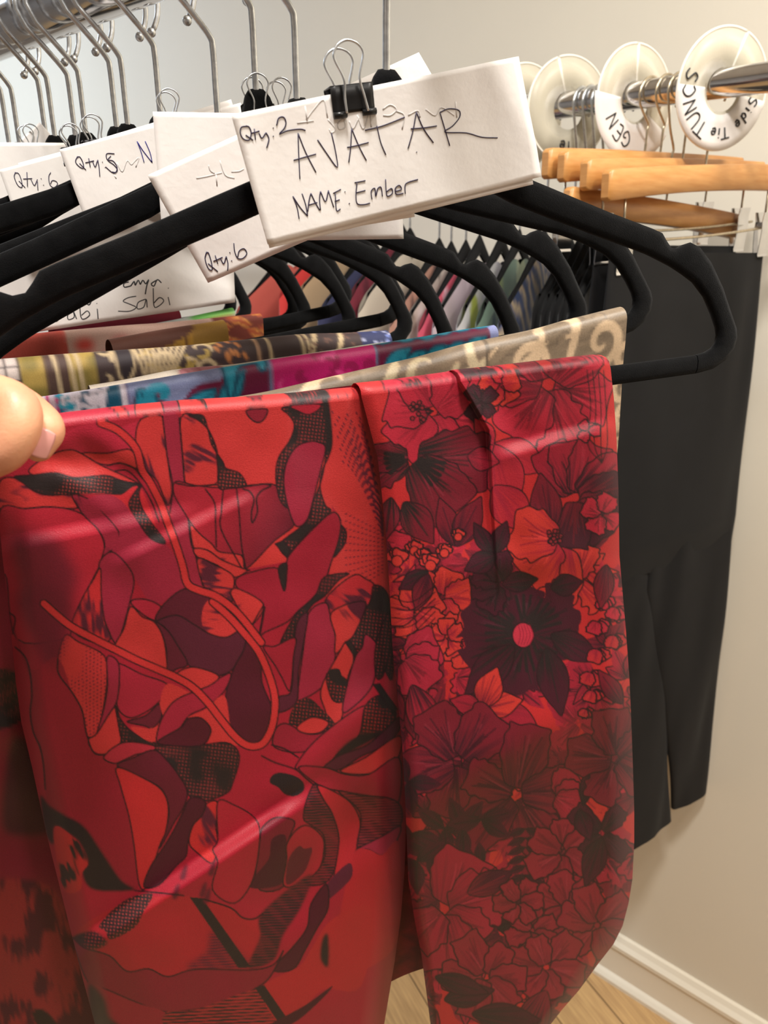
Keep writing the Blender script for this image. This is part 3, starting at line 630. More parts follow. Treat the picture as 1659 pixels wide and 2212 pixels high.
def print_small():
    cv = Canvas(760, 770, 1400, 2250, 1.8, lin((198, 44, 44))); rs = np.random.RandomState(11)
    c1, c2, c3, c4, dk = lin((190, 38, 56)), lin((164, 32, 50)), lin((206, 56, 46)), lin((124, 28, 42)), lin((72, 24, 36))
    cols = [(c1, c4), (c2, c4), (c3, c2), (c4, dk), (c2, dk)]
    # scattered background sprays, sparser and lighter at the top, darker below
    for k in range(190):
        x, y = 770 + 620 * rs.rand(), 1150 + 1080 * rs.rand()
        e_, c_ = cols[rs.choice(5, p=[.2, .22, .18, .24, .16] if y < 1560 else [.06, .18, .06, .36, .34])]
        if rs.rand() < .42: flower(cv, x, y, 44 + 40 * rs.rand(), rs.randint(3, 6), e_, c_, rs, rs.rand() * 6, .34, ink=rs.rand() < .45, wob=.5, span=3.2 + 3 * rs.rand())
        else:
            a = rs.rand() * 6.28
            for q in (-1.1, -.4, .3, .9): leaf(cv, x, y, a + q, 40 + 50 * rs.rand(), 9 + 9 * rs.rand(), e_, c_, rs, ink=rs.rand() < .4)
    # large blooms, in the places they have on the cloth
    flower(cv, 935, 890, 118, 6, c1, c2, rs, .3, .5); stamens(cv, 905, 888, 24, rs)
    flower(cv, 1185, 832, 150, 6, c1, c4, rs, .2, .42); flower(cv, 1083, 832, 44, 5, c3, c1, rs, 1, .6); flower(cv, 1040, 870, 40, 4, dk, BLK, rs, .8, .4)
    for a, L in ((.45, 130), (1.25, 150), (2.6, 80), (-2.2, 70)): leaf(cv, 1066, 960, a, L, L * .3, lin((186, 40, 52)), c2, rs)
    leaf(cv, 1066, 1050, .9, 125, 42, lin((188, 40, 50)), c2, rs)
    flower(cv, 1243, 1075, 140, 4, c2, dk, rs, 4.2, .36, span=1.9); flower(cv, 1243, 1075, 110, 4, dk, c4, rs, -.3, .34, span=2.6)
    leaf(cv, 1190, 1150, -1.75, 130, 34, c4, dk, rs); flower(cv, 1215, 1170, 112, 3, c3, c2, rs, 1.8, .5, span=2.4); stamens(cv, 1196, 1160, 16, rs)
    flower(cv, 888, 988, 150, 2, c4, BLK, rs, .1, .42, span=1.3, tip=None); flower(cv, 888, 988, 96, 2, c4, BLK, rs, 2.7, .4, span=1.0)
    for a, L in ((.55, 118), (2.9, 90)):
        for q in np.linspace(-.32, .32, 5): cv.line([(888 + 18 * math.cos(a + q), 988 + 18 * math.sin(a + q)), (888 + L * .62 * math.cos(a + q * 1.2), 988 + L * .62 * math.sin(a + q * 1.2))], BLK, 9)
    leaf(cv, 872, 1085, .95, 110, 34, c4, BLK, rs); leaf(cv, 845, 1075, 1.7, 92, 24, c4, BLK, rs); leaf(cv, 985, 1180, -1.9, 110, 26, c4, dk, rs); leaf(cv, 985, 1180, -1.1, 120, 30, c4, dk, rs); leaf(cv, 1010, 985, .2, 70, 26, c2, c4, rs)
    for x, y, r in ((858, 1212, 24), (895, 1190, 20), (915, 1205, 18), (960, 1195, 20), (930, 1222, 24), (990, 1160, 18)):
        flower(cv, x, y, r, 3, c3, c1, rs, 4.2, .7, span=1.5); cv.fill([(x + .5 * r * math.cos(t), y + .5 * r * math.sin(t)) for t in np.linspace(0, 6.28, 9, endpoint=False)], c3, edge=INK, ew=2.2)
    for x, y, r in ((955, 1290, 70), (900, 1320, 60), (1000, 1380, 62), (965, 1375, 44)): flower(cv, x, y, r, 5, c3, c2, rs, rs.rand() * 6, .5)
    leaf(cv, 925, 1235, 2.6, 74, 20, dk, BLK, rs); leaf(cv, 925, 1240, 1.9, 84, 22, c4, dk, rs)
    for q in range(7): cv.line([(845, 1290 + 22 * q), (890, 1300 + 17 * q), (940, 1265 + 14 * q)], INK, 2.4)
    flower(cv, 870, 1420, 80, 3, lin((176, 36, 56)), c4, rs, -.4, .55, span=1.8); leaf(cv, 890, 1480, 1.2, 140, 34, c2, dk, rs)
    # dark anemone with the pink heart
    for a, sc_ in ((.2, 1.0), (.95, .8), (1.7, 1.1), (2.6, 1.15), (3.35, 1.0), (4.1, .95), (4.9, .8), (5.6, .9)):
        flower(cv, 1132, 1368, 122 * sc_, 1, dk, BLK, rs, a, .40, wob=.6, ink=False)
        for q in np.linspace(-.35, .35, 5): cv.line([(1132 + 30 * math.cos(a + q), 1368 + 30 * math.sin(a + q)), (1132 + 82 * math.cos(a + 1.15 * q), 1368 + 82 * math.sin(a + 1.15 * q))], BLK, 7)
    leaf(cv, 1110, 1395, 2.35, 150, 36, dk, BLK, rs); leaf(cv, 1180, 1400, 1.35, 150, 34, dk, BLK, rs); leaf(cv, 1190, 1370, .5, 120, 30, dk, BLK, rs); leaf(cv, 1190, 1270, -.2, 70, 24, dk, BLK, rs)
    cv.fill([(1130 + 23 * math.cos(t), 1372 + 27 * math.sin(t)) for t in np.linspace(0, 6.28, 12, endpoint=False)], lin((196, 50, 66)), edge=INK, ew=2.6)
    for q in range(5): cv.line([(1120 + 6 * q, 1350), (1124 + 7 * q, 1372), (1120 + 6 * q, 1392)], lin((150, 30, 50)), 1.8)
    flower(cv, 1083, 1262, 70, 4, dk, BLK, rs, 2.2, .45, span=3.0); leaf(cv, 1085, 1262, -.15, 78, 22, BLK, dk, rs); leaf(cv, 1068, 1195, -1.2, 74, 20, dk, BLK, rs); leaf(cv, 1062, 1195, -2.1, 76, 18, dk, BLK, rs); leaf(cv, 1072, 1200, 2.7, 76, 24, dk, BLK, rs)
    for a, L in ((.55, 160), (-.2, 90), (2.1, 80), (-1.2, 95), (3.4, 70), (1.35, 90)): leaf(cv, 1040, 1530, a, L, L * .32, c2 if a > .4 else c3, c4, rs)
    flower(cv, 990, 1645, 120, 5, c4, dk, rs, .4, .42); flower(cv, 1115, 1715, 135, 5, c4, dk, rs, 1.1, .36); flower(cv, 1195, 1720, 60, 3, c2, c4, rs, -.6, .55, span=1.6)
    for x, y in ((880, 1690), (890, 1800), (960, 1790), (930, 1840), (1000, 1790), (1040, 1770), (900, 1860)):
        for a in (rs.rand() * 2 + .4, rs.rand() * 2 + 2.6, rs.rand() * 2 - 1): leaf(cv, x, y, a, 74, 18, dk, BLK, rs, ink=False)
    for x, y in ((985, 1825), (1010, 1830), (1035, 1820)): leaf(cv, x, y, 1.5, 60, 13, BLK, dk, rs, ink=False)
    flower(cv, 960, 1965, 116, 5, c2, c4, rs, -1.1, .5, span=4.4); leaf(cv, 1010, 1930, -.45, 110, 26, dk, c4, rs); leaf(cv, 1085, 2000, -.9, 80, 16, dk, BLK, rs); leaf(cv, 1075, 2005, .1, 76, 16, dk, BLK, rs)
    for y in range(1790, 1910, 20):
        for sg in (-1, 1): leaf(cv, 1135, y, .4 * sg + (math.pi if sg < 0 else 0), 44, 9, dk, BLK, rs, ink=False)
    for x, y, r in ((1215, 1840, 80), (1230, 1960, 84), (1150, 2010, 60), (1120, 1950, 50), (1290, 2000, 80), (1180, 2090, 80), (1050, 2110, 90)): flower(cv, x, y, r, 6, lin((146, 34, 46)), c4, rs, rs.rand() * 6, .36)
    flower(cv, 1300, 1800, 70, 4, dk, BLK, rs, .8, .3); leaf(cv, 1300, 1810, 1.9, 110, 26, dk, BLK, rs); leaf(cv, 1260, 1740, -1.4, 90, 14, dk, BLK, rs); leaf(cv, 1250, 1750, 1.2, 70, 20, dk, BLK, rs)
    leaf(cv, 960, 2160, -.2, 110, 26, dk, BLK, rs); leaf(cv, 940, 2110, .3, 120, 22, dk, BLK, rs); leaf(cv, 1180, 2140, 2.0, 140, 34, dk, c4, rs); leaf(cv, 1020, 2190, .1, 150, 30, dk, BLK, rs)
    # bell flowers and lily down the right edge
    for x, y, r in ((1305, 1290, 30), (1330, 1310, 34), (1290, 1340, 28), (1325, 1370, 28), (1290, 1400, 30), (1275, 1450, 30), (1280, 1490, 26), (1265, 1530, 22)): flower(cv, x, y, r, 3, c1 if y < 1350 else lin((186, 44, 46)), c2, rs, .9, .55, span=1.4)
    leaf(cv, 1310, 1220, 1.7, 96, 22, c4, dk, rs); leaf(cv, 1345, 1520, -2.2, 90, 20, c4, dk, rs); leaf(cv, 1350, 1600, 2.6, 120, 34, c4, dk, rs); flower(cv, 1330, 1640, 100, 5, c4, dk, rs, 2.0, .4)
    for q in range(4): cv.line([(1268 + 12 * q, 800), (1276 + 11 * q, 880), (1270 + 14 * q, 960), (1300, 1000)], INK, 2.2)
    flower(cv, 1270, 930, 26, 3, c1, c2, rs, 0, .5); flower(cv, 1300, 1110, 46, 4, c1, c4, rs, .5, .5)
    return cv

# ---------------------------------------------------------------- red trousers on the front hanger
def interp(P):
    P = np.asarray(P, float); return lambda t: np.interp(t, P[:, 0], P[:, 1])
def seg_t(X, Y, a, b):
    """signed distance (positive below) from the line a-b and position along it"""
    d = np.array(b, float) - a; L = np.hypot(*d); d /= L
    return -(X - a[0]) * d[1] + (Y - a[1]) * d[0], ((X - a[0]) * d[0] + (Y - a[1]) * d[1]) / L
def sst(x): x = np.clip(x, 0, 1); return x * x * (3 - 2 * x)
def step_fold(X, Y, a, b, h, wd):
    s, t = seg_t(X, Y, np.array(a, float), b)
    return h * sst(s / wd) * sst(t / .25 + .2) * sst((1 - t) / .25 + .2) * np.exp(-np.clip(s - wd, 0, None) / 260)
def ridge(X, Y, a, b, h, wd):
    s, t = seg_t(X, Y, np.array(a, float), b)
    return h * np.exp(-(s / wd) ** 2) * sst(t / .3 + .1) * sst((1 - t) / .3 + .1)
h0 = H[0]
trs = thing('draped_trousers', h0.w(0, -.142), 'red satin trousers with black lily print folded over the front hanger', 'trousers', 'patterned trousers on the front rail')
def leg_panel(name, cv, Lf, Rf, Tf, y1, nu, nv, disp, off, wrap=.016, grow=None):
    u = np.linspace(0, 1, nu)[None, :]; v = np.linspace(0, 1, nv)[:, None]
    Y = None; X = None
    yt = np.full((1, nu), float(Tf(np.array([Lf(1000.0)]))[0]))
    for _ in range(6):
        xt = Lf(yt) + u * (Rf(yt) - Lf(yt)); yt = Tf(xt)
    Y = yt + v * (y1 - yt)
    X = Lf(Y) + u * (Rf(Y) - Lf(Y))
    P = onplane(X, Y, h0.p, h0.nt)
    U = (np.broadcast_to(u, X.shape)); V = np.broadcast_to(v, X.shape)
    D = off + disp(X, Y, U, V)
    d = P - ORG; d /= np.linalg.norm(d, axis=-1, keepdims=True)
    P = P + d * (D / (d @ h0.nt))[..., None]                        # move along the sight line so the trace holds
    C = cv.sample(X, Y)
    if wrap:
        top = P[0]; rows = []; cols = []
        for k in range(1, 7):
            a = math.pi * k / 6
            rows.append(top - h0.nt * wrap / 2 * (1 - math.cos(a)) + np.array([0, 0, 1.0]) * wrap / 2 * .55 * math.sin(a)); cols.append(cv.sample(X[0], Y[0] - 6 * k + 40))
        P = np.concatenate([np.array(rows[::-1]), P]); C = np.concatenate([np.array(cols[::-1]), C])
    return fastgrid(name, P, C, M_satin, trs)
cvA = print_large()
LA = interp([(830, 6), (950, 2), (1100, -4), (1200, 5), (1330, 20), (1480, 35), (1560, 46), (1660, 70), (1800, 100), (1900, 125), (2000, 150), (2100, 175), (2212, 205), (2300, 230)])
RA = interp([(830, 800), (930, 818), (1000, 838), (1080, 850), (1160, 856), (1300, 860), (1400, 866), (1500, 872), (1600, 875), (1700, 877), (1800, 877), (1880, 874), (1980, 866), (2080, 852), (2212, 830), (2300, 812)])
TA = interp([(-60, 952), (60, 932), (140, 921), (280, 904), (400, 892), (520, 885), (660, 873), (783, 861), (840, 856)])
def dispA(X, Y, U, V):
    d = .004 + .010 * V * np.sin(math.pi * np.clip(U, 0, 1)) ** .7
    d = d - .014 * np.clip(1 - U / .075, 0, 1) ** 2 * sst((Y - 980) / 250) - (.006 + .016 * V) * np.clip(1 - (1 - U) / .085, 0, 1) ** 2
    d = d + step_fold(X, Y, (120, 2050), (700, 1665), .0080, 44) + step_fold(X, Y, (-20, 1160), (420, 1075), .0032, 40)
    d = d + step_fold(X, Y, (230, 1200), (560, 1040), .0028, 34) - ridge(X, Y, (560, 2010), (830, 1700), .005, 60) + ridge(X, Y, (560, 1760), (860, 1480), .003, 46)
    d = d - ridge(X, Y, (60, 985), (250, 1010), .003, 34) - ridge(X, Y, (140, 940), (330, 1060), .0018, 26) + ridge(X, Y, (90, 1010), (280, 1130), .0016, 30)
    d = d + .0022 * (vnoise(X + .4 * Y, Y * .6, 190, 2) - .5) + .0009 * (vnoise(X, Y, 70, 6) - .5)
    return d
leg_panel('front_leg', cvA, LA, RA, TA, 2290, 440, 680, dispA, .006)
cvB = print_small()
LB = interp([(780, 770), (858, 781), (930, 800), (985, 815), (1060, 824), (1150, 833), (1280, 842), (1400, 848), (1480, 856), (1600, 868), (1720, 875), (1800, 878), (1900, 882), (1990, 896), (2060, 910), (2212, 930), (2300, 940)])
RB = interp([(770, 1312), (795, 1319), (860, 1326), (950, 1332), (1060, 1336), (1200, 1338), (1280, 1345), (1360, 1352), (1470, 1360), (1540, 1363), (1650, 1367), (1750, 1370), (1820, 1370), (1900, 1366), (1950, 1358), (2000, 1345), (2040, 1325), (2085, 1290), (2140, 1250), (2180, 1215), (2212, 1190), (2300, 1130)])
TB = interp([(760, 857), (783, 853), (860, 845), (984, 827), (1000, 823), (1100, 812), (1200, 800), (1302, 788), (1316, 789), (1330, 794)])
foldx = interp([(780, 984), (826, 990), (850, 1006), (895, 1032), (930, 1052), (1000, 1057), (1090, 1060), (1300, 1075)])
def dispB(X, Y, U, V):
    d = .0085 + .004 * V
    d = d - .008 * np.clip(1 - U / .06, 0, 1) ** 2 * (.35 + V) - (.004 + .014 * V) * np.clip(1 - (1 - U) / .11, 0, 1) ** 2
    d = d + .0055 * sst((X - foldx(Y) + 3) / 9) * (1 - sst((Y - 1020) / 300)) - .003 * np.exp(-((X - foldx(Y) - 60) / 50) ** 2) * (1 - sst((Y - 960) / 240))
    d = d + step_fold(X, Y, (1055, 962), (1335, 888), .0040, 40)
    s, t = seg_t(X, Y, np.array([860., 1745.]), (1375., 1470.))
    d = d + .019 * np.exp(-(np.hypot(s, 34) - 34) / np.where(s > 0, 150, 330))
    d = d - step_fold(X, Y, (1200, 1700), (1340, 1420), .003, 90) * 0 + ridge(X, Y, (880, 1240), (1320, 1190), .0018, 40)
    d = d + .0026 * (vnoise(X - .3 * Y, Y * .6, 170, 12) - .5) + .0010 * (vnoise(X, Y, 60, 16) - .5) - .020 * sst((Y - 1900) / 400) * sst((X - 1150) / 260)
    return d
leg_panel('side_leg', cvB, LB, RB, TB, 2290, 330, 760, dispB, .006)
cvC = Canvas(-140, 1000, 270, 2260, 3, lin((128, 26, 42)))  # print base darkened for the shade on this leg, besides its own dark maroon
cvC.fill([(-140, 1000), (60, 1000), (60, 1420), (30, 1500), (-140, 1560)], lin((148, 32, 50)), soft=14); cvC.fill([(-140, 1470), (40, 1450), (60, 1540), (-20, 1580), (-140, 1560)], halftone(BLK, lin((130, 44, 44))))
cvC.fill([(15, 1640), (40, 1590), (90, 1640), (120, 1780), (110, 1800), (40, 1805), (5, 1780)], lin((70, 18, 32)), soft=6)
cvC.fill([(-140, 1950), (60, 1900), (150, 1980), (230, 2260), (-140, 2260)], brush(lin((148, 42, 42)), lin((76, 22, 34)), 1.45, .48), soft=5); cvC.fill([(70, 2190), (100, 2185), (140, 2240), (110, 2260)], BLK)
LC = interp([(950, -120), (2300, -100)]); RC = interp([(950, 20), (1330, 60), (1560, 90), (1800, 150), (2000, 195), (2212, 250), (2300, 275)]); TC = interp([(-200, 960), (300, 960)])
leg_panel('folded_leg', cvC, LC, RC, TC, 2290, 70, 200, lambda X, Y, U, V: -.014 - .020 * V + .010 * np.clip(1 - U / .6, 0, 1) ** 2 + .004 * (vnoise(X, Y, 120, 3) - .5) + ridge(X, Y, (-120, 1560), (70, 1590), .003, 40), .004, wrap=0)
# the back of the folded legs hangs behind the bar
uu, vv = np.meshgrid(np.linspace(-.175, .1355, 90), np.linspace(0, .46, 110))
Pb = h0.p + h0.hx * uu[..., None] + np.array([0, 0, -1.0]) * (.1455 - .0045 + vv - .056 * (uu + .02))[..., None] - h0.nt * (.0095 + .006 * vv / .46 + .004 * vv * np.sin(uu * 60) + .005 * sst(vv / .3) * np.sin(uu * 21 + 1))[..., None]
cvD = Canvas(-200, -10, 200, 480, 3.5, lin((120, 24, 38))); rs = np.random.RandomState(3)
for k in range(90): flower(cvD, -190 + 380 * rs.rand(), 480 * rs.rand(), 22 + 20 * rs.rand(), 5, lin((150, 30, 44)), DRK, rs, rs.rand() * 6, .45, ink=False)
fastgrid('back_leg', Pb, cvD.sample(uu * 1000, vv * 1000), M_satin, trs)

# ---------------------------------------------------------------- the other folded trousers on the front rail
def curl(cv, cx, cy, r, turns, a0, wd, col, sgn=1, taper=True):
    n = int(26 * turns); P = []
    for k in range(n + 1):
        t = k / n; q = r * (1 - .82 * t); a = a0 + sgn * turns * 2 * math.pi * t; P.append((cx + q * math.cos(a), cy + q * math.sin(a)))
    for k in range(n): cv.line([P[k], P[k + 1]], col, wd * ((.55 + .9 * math.sin(math.pi * min(1, (k + 2) / n) ** .8)) if taper else 1), curve=False)
    return P
def drape(h, px0, px1, py, label, canvas, m, front=.30, back=.28, rad=.0075, step=.0014, wrinkle=.0012, flare=0.0, seed=0, ty=0.12, lift=0.0):
    u0 = h.u(*px0) if not isinstance(px0, float) else px0
    u1 = h.u(*px1) if not isinstance(px1, float) else px1
    q = rad * math.pi / 2; lift = lift if isinstance(lift, tuple) else (lift, lift)
    tf = np.concatenate([np.arange(-back, -.02, .012), np.arange(-.02, ty, step), np.arange(ty, front + .001, .012)])
    us = np.linspace(u0, u1, max(12, int((u1 - u0) / step)))
    U, T = np.meshgrid(us, tf)
    ang = np.clip(T / rad, -math.pi / 2, math.pi / 2); ex = np.clip(np.abs(T) - q, 0, None)
    n = rad * np.sin(ang); zd = rad * np.cos(ang) - ex
    n = n + np.sign(T) * (ex * .004 + wrinkle * 1.5 * sst(ex / .08) * (vnoise(U * 1e3, T * 250, 34, seed) - .35)) + wrinkle * (vnoise(U * 1e3, T * 1e3, 22, seed + 5) - .5)
    zz = zd + wrinkle * 1.6 * (vnoise(U * 1e3, T * 0 + 3, 40, seed + 2) - .5)
    uu = U + flare * ex * (U - (u0 + u1) / 2) / (u1 - u0)
    base = h.p + h.ex * uu[..., None] + h.ez * (-.1448 + .0005) + np.array([0, 0, 1.0]) * (zz - rad + .0035 + np.interp(U, [-.18, .10], lift))[..., None] + h.nt * n[..., None]
    t = thing('draped_trousers', h.w((u0 + u1) / 2, -.142), label, 'trousers', 'patterned trousers on the front rail')
    C = canvas(h, us[0] * 1e3, us[-1] * 1e3).sample(U * 1e3, T * 1e3)
    k = int(np.searchsorted(tf, -.0001))
    fastgrid('front_leg', base[k:], C[k:], m, t); fastgrid('back_leg', base[:k + 1], C[:k + 1], m, t)
    return t
def base_cv(a, b, col, y0=-40, y1=135, step=1.0): return Canvas(a - 4, y0, b + 4, y1, step, lin(col))

def cv_tan(h, a, b):
    cv = base_cv(a, b, (152, 134, 104), step=.9); X, Y = np.meshgrid(cv.x, cv.y)
    k = vnoise(X * .5 + Y * .8, Y * 2, 5, 2)[..., None]; cv.c = cv.c * (.62 + .45 * k)
    for q in range(60):
        x = a + (b - a) * RNG.rand(); y = -30 + 160 * RNG.rand(); curl(cv, x, y, 7, .8, RNG.rand() * 6, .8, lin((112, 98, 78)), taper=False)
    gold = lin((226, 198, 152)); rs = np.random.RandomState(5)
    e = h.u(1300, 740) * 1e3; wf = .46
    spots = [(e - 4, 22, 17, 1.25, 2.6, -1), (e - 34, 10, 20, .62, 3.4, 1), (e - 62, 24, 17, .7, .4, -1), (e - 88, 2, 24, .5, 1.2, 1), (e - 100, 26, 15, .9, 2.0, -1), (e - 130, 10, 20, .8, .2, 1), (e - 158, 22, 16, 1.0, 3, -1), (e - 186, 6, 20, .7, 1.4, 1), (e - 212, 20, 16, .9, 2.2, -1), (e - 244, 8, 18, .8, .6, 1), (e - 280, 18, 18, .9, 2, -1)]
    for x, y, r, tn, a0, sg in spots: curl(cv, x, y, r, tn, a0, 9 * wf, gold, sg)
    for x, y, dx, dy in ((e - 48, 0, -10, 40), (e - 20, -6, -14, 50), (e - 75, 30, 30, -18), (e - 115, 34, 34, -26), (e - 145, -4, -22, 36), (e - 172, 34, 26, -30), (e - 200, -2, -18, 34)): cv.fill(leaf_poly(x, y, math.atan2(dy, dx), math.hypot(dx, dy), 3.0), gold)
    for j in range(6):
        for i in range(12): curl(cv, e + 22 - 34 * i + 12 * (j % 2), 62 + 26 * j - 8 * (i % 2), 13, 1.0, rs.rand() * 6, 3.4, gold, 1 if (i + j) % 2 else -1)
    for j in range(9):                                              # narrow column beside the red trousers
        curl(cv, h.u(1348, 900) * 1e3 - 2, 36 + 19 * j, 10, 1.1, j * 1.3, 3.6, gold, 1 if j % 2 else -1)
    x1 = h.u(1042, 780) * 1e3; cv.line([(x1 + 2, -30), (x1, 10), (x1 - 3, 60)], lin((96, 84, 64)), 2.2)
    x2 = h.u(775, 820) * 1e3; i0, i1 = np.searchsorted(cv.x, [x2, x1]); cv.c[:, i0:i1] = np.minimum(cv.c[:, i0:i1] * 1.25 + .015, .85)
    return cv
def cv_teal(h, a, b):
    cv = base_cv(a, b, (112, 124, 152), step=.9)
    teal, dteal, mag, mar, lav, wht, gry = (lin(c) for c in ((36, 154, 172), (16, 84, 106), (206, 24, 110), (112, 16, 58), (126, 136, 166), (222, 214, 214), (88, 100, 116)))
    U = lambda x, y=860: h.u(x, y) * 1e3
    rect = lambda x0, x1, c, y=860: cv.fill([(U(x0, y), -40), (U(x1, y), -40), (U(x1, y), 140), (U(x0, y), 140)], c, curve=False)
    rect(-900, 75, teal); rect(75, 140, mag); rect(140, 262, gry); rect(262, 275, mar); rect(275, 490, lav); rect(490, 582, mar); rect(582, 805, mag, 800); rect(805, 1048, mar, 750); rect(1048, 1090, lin((150, 160, 200)), 740)
    rs = np.random.RandomState(8)
    for k in range(26): cv.line([(U(-260 + 18 * k), -20), (U(-250 + 18 * k), 6), (U(-262 + 18 * k), 40)], (wht if k % 3 else dteal), 2.2)
    for k in range(9): cv.line([(U(126) - 2 + .9 * k, -10 + 6 * k), (U(146) - 1 + .6 * k, -8 + 6 * k)], teal, 4.4, curve=False)
    cv.fill([(U(190), 40), (U(200), 22), (U(214), 16), (U(226), 4), (U(262), -20), (U(262), 80), (U(186), 80)], dteal, edge=wht, ew=2.6)
    for k in range(46):
        x, y = U(150 + 86 * rs.rand()), -14 + 70 * rs.rand(); curl(cv, x, y, 3.2 + 2 * rs.rand(), .9, rs.rand() * 6, 1.6, wht, taper=False)
    for k in range(120): x, y = U(275 + 215 * rs.rand()), -30 + 150 * rs.rand(); cv.line([(x, y), (x + 6, y - 3)], lin((140, 150, 178)), .9, curve=False)
    for x, y, an, L in ((U(385), 26, -.5, 26), (U(330), 30, -2.6, 16), (U(470), 26, -.9, 26), (U(455), 34, -2.4, 18), (U(300), 6, 1.2, 22)):
        cv.fill(leaf_poly(x, y, an, L * 1.25, 9), mar); cv.fill(leaf_poly(x, y, an, L, 5.5), lin((34, 140, 158)), edge=dteal, ew=1.2); cv.line([(x, y), (x + L * math.cos(an), y + L * math.sin(an))], dteal, 1)
    curl(cv, U(345), 12, 7, .8, 2.6, 4, lin((36, 142, 160)), 1)
    cv.fill([(U(490), -20), (U(580), -20), (U(580), 4), (U(566), 8), (U(556), 2), (U(520), 4), (U(505), 18), (U(492), 20)], teal, edge=dteal, ew=2)
    for x, y, an, L in ((U(520), 40, -1.6, 16), (U(575), 44, -2.2, 18), (U(500), 44, -.6, 14)): cv.fill(leaf_poly(x, y, an, L, 6), teal, edge=dteal, ew=1.5)
    for k in range(56):
        x, y = U(590 + 210 * rs.rand(), 800), -30 + 120 * rs.rand(); curl(cv, x, y, 4 + 5 * rs.rand(), .45 + .3 * rs.rand(), rs.rand() * 6, 3.2, lin((166, 18, 84)), 1 if rs.rand() > .5 else -1)
    for k in range(24):
        x, y = U(590 + 210 * rs.rand(), 800), -30 + 120 * rs.rand(); curl(cv, x, y, 4 + 3 * rs.rand(), .4, rs.rand() * 6, 1.8, lin((232, 70, 140)), 1)
    for k in range(17):
        x = U(806 + 14 * k, 760); y = -10 + 20 * (k % 3); cv.fill(leaf_poly(x, y + 10, -.6 + .5 * rs.rand(), 22, 6), teal, edge=dteal, ew=1)
        for q in range(4): cv.line([(x + 3 + 4 * q, y + 9 - 3 * q), (x + 5 + 4 * q, y + 14 - 3 * q)], dteal, .9, curve=False)
    return cv
def cv_cream(h, a, b):
    cv = base_cv(a, b, (226, 214, 184)); rs = np.random.RandomState(4)
    for k in range(30):
        x, y = a + (b - a) * rs.rand(), -36 + 150 * rs.rand(); cv.fill([(x + 11 * math.cos(t) * (1 + .3 * math.sin(3 * t)), y + 8 * math.sin(t)) for t in np.linspace(0, 6.28, 9, endpoint=False)], lin((190, 200, 164)), soft=3, alpha=.7)
    for k in range(14):
        x, y = a + (b - a) * rs.rand(), -20 + 110 * rs.rand(); cv.fill([(x + 8 * math.cos(t), y + 6 * math.sin(t)) for t in np.linspace(0, 6.28, 9, endpoint=False)], lin((226, 178, 168)), soft=3, alpha=.6)
    x = h.u(430, 795) * 1e3
    for k in range(6): cv.fill(petal_poly(x, 8, k * 1.05, 13, 6, .2, rs), lin((212, 140, 140)), edge=lin((190, 110, 112)), ew=.8)
    cv.fill([(x - 2, 6), (x + 2, 6), (x + 2, 10), (x - 2, 10)], lin((120, 50, 54)))
    return cv
def cv_brown(h, a, b):
    cv = base_cv(a, b, (66, 48, 44)); rs = np.random.RandomState(6); U = lambda x, y=770: h.u(x, y) * 1e3
    gold, crm, oli, nav = lin((190, 160, 74)), lin((214, 190, 140)), lin((140, 122, 48)), lin((44, 52, 92))
    rect = lambda x0, x1, c: cv.fill([(U(x0), -40), (U(x1), -40), (U(x1), 140), (U(x0), 140)], c, curve=False)
    rect(-900, 34, lin((226, 210, 190))); rect(34, 200, lambda X, Y: oli * (1 - np.clip(vnoise(X, Y, 9, 2) * 2 - .5, 0, 1)[..., None]) + gold * np.clip(vnoise(X, Y, 9, 2) * 2 - .5, 0, 1)[..., None]); rect(88, 140, lin((84, 58, 46))); rect(770, 850, nav); rect(450, 520, lin((60, 40, 40)))
    for k in range(12): cv.line([(a, -36 + 9 * k), (U(34), -36 + 9 * k)], INK, 1.2, curve=False)
    for k in range(30): cv.line([(U(34) - 7 * k, -40), (U(34) - 7 * k, 90)], INK, 1.4, curve=False)
    for x in (100, 132, 150, 238, 535, 560, 630, 642): cv.line([(U(x), -40), (U(x + 12), 4), (U(x + 24), 60)], crm if x != 535 else lin((190, 150, 110)), 2.2)
    for q in range(70):
        x, y = U(205 + 245 * rs.rand()), -30 + 110 * rs.rand(); curl(cv, x, y, 4 + 6 * rs.rand(), .5, rs.rand() * 6, 1.7, crm if rs.rand() < .6 else gold, 1 if rs.rand() < .5 else -1)
    cv.fill([(U(246), -6), (U(280), -10), (U(282), 14), (U(262), 24), (U(246), 18)], lin((44, 30, 34)), edge=crm, ew=1.6)
    for q in range(9): cv.line([(U(300 + 8 * q), 20), (U(290 + 13 * q), 4), (U(292 + 16 * q), -14)], crm, 2)
    for q in range(26): x, y = U(452 + 66 * rs.rand()), -24 + 70 * rs.rand(); cv.line([(x, y), (x + 1.5, y + 3)], lin((206, 130, 66)), 2.4, curve=False)
    for q in range(14): cv.line([(U(652 + 3.4 * q), 30 - 4.2 * q), (U(654 + 3.4 * q), 29 - 4.2 * q)], crm, 4.0, curve=False); cv.line([(U(708 + 3.0 * q), 34 - 4.2 * q), (U(710 + 3.0 * q), 33 - 4.2 * q)], crm, 4.0, curve=False)
    for q in range(90): x, y = U(640 + 130 * rs.rand()), -24 + 80 * rs.rand(); cv.line([(x, y), (x + 2, y + 1)], lin((120, 84, 66)), 1.5, curve=False)
    for q in range(60): x, y = U(772 + 62 * rs.rand()), -24 + 60 * rs.rand(); cv.line([(x, y), (x + 1.5, y + .5)], lin((130, 150, 210)) if q % 2 else lin((200, 206, 226)), 1.8, curve=False)
    return cv
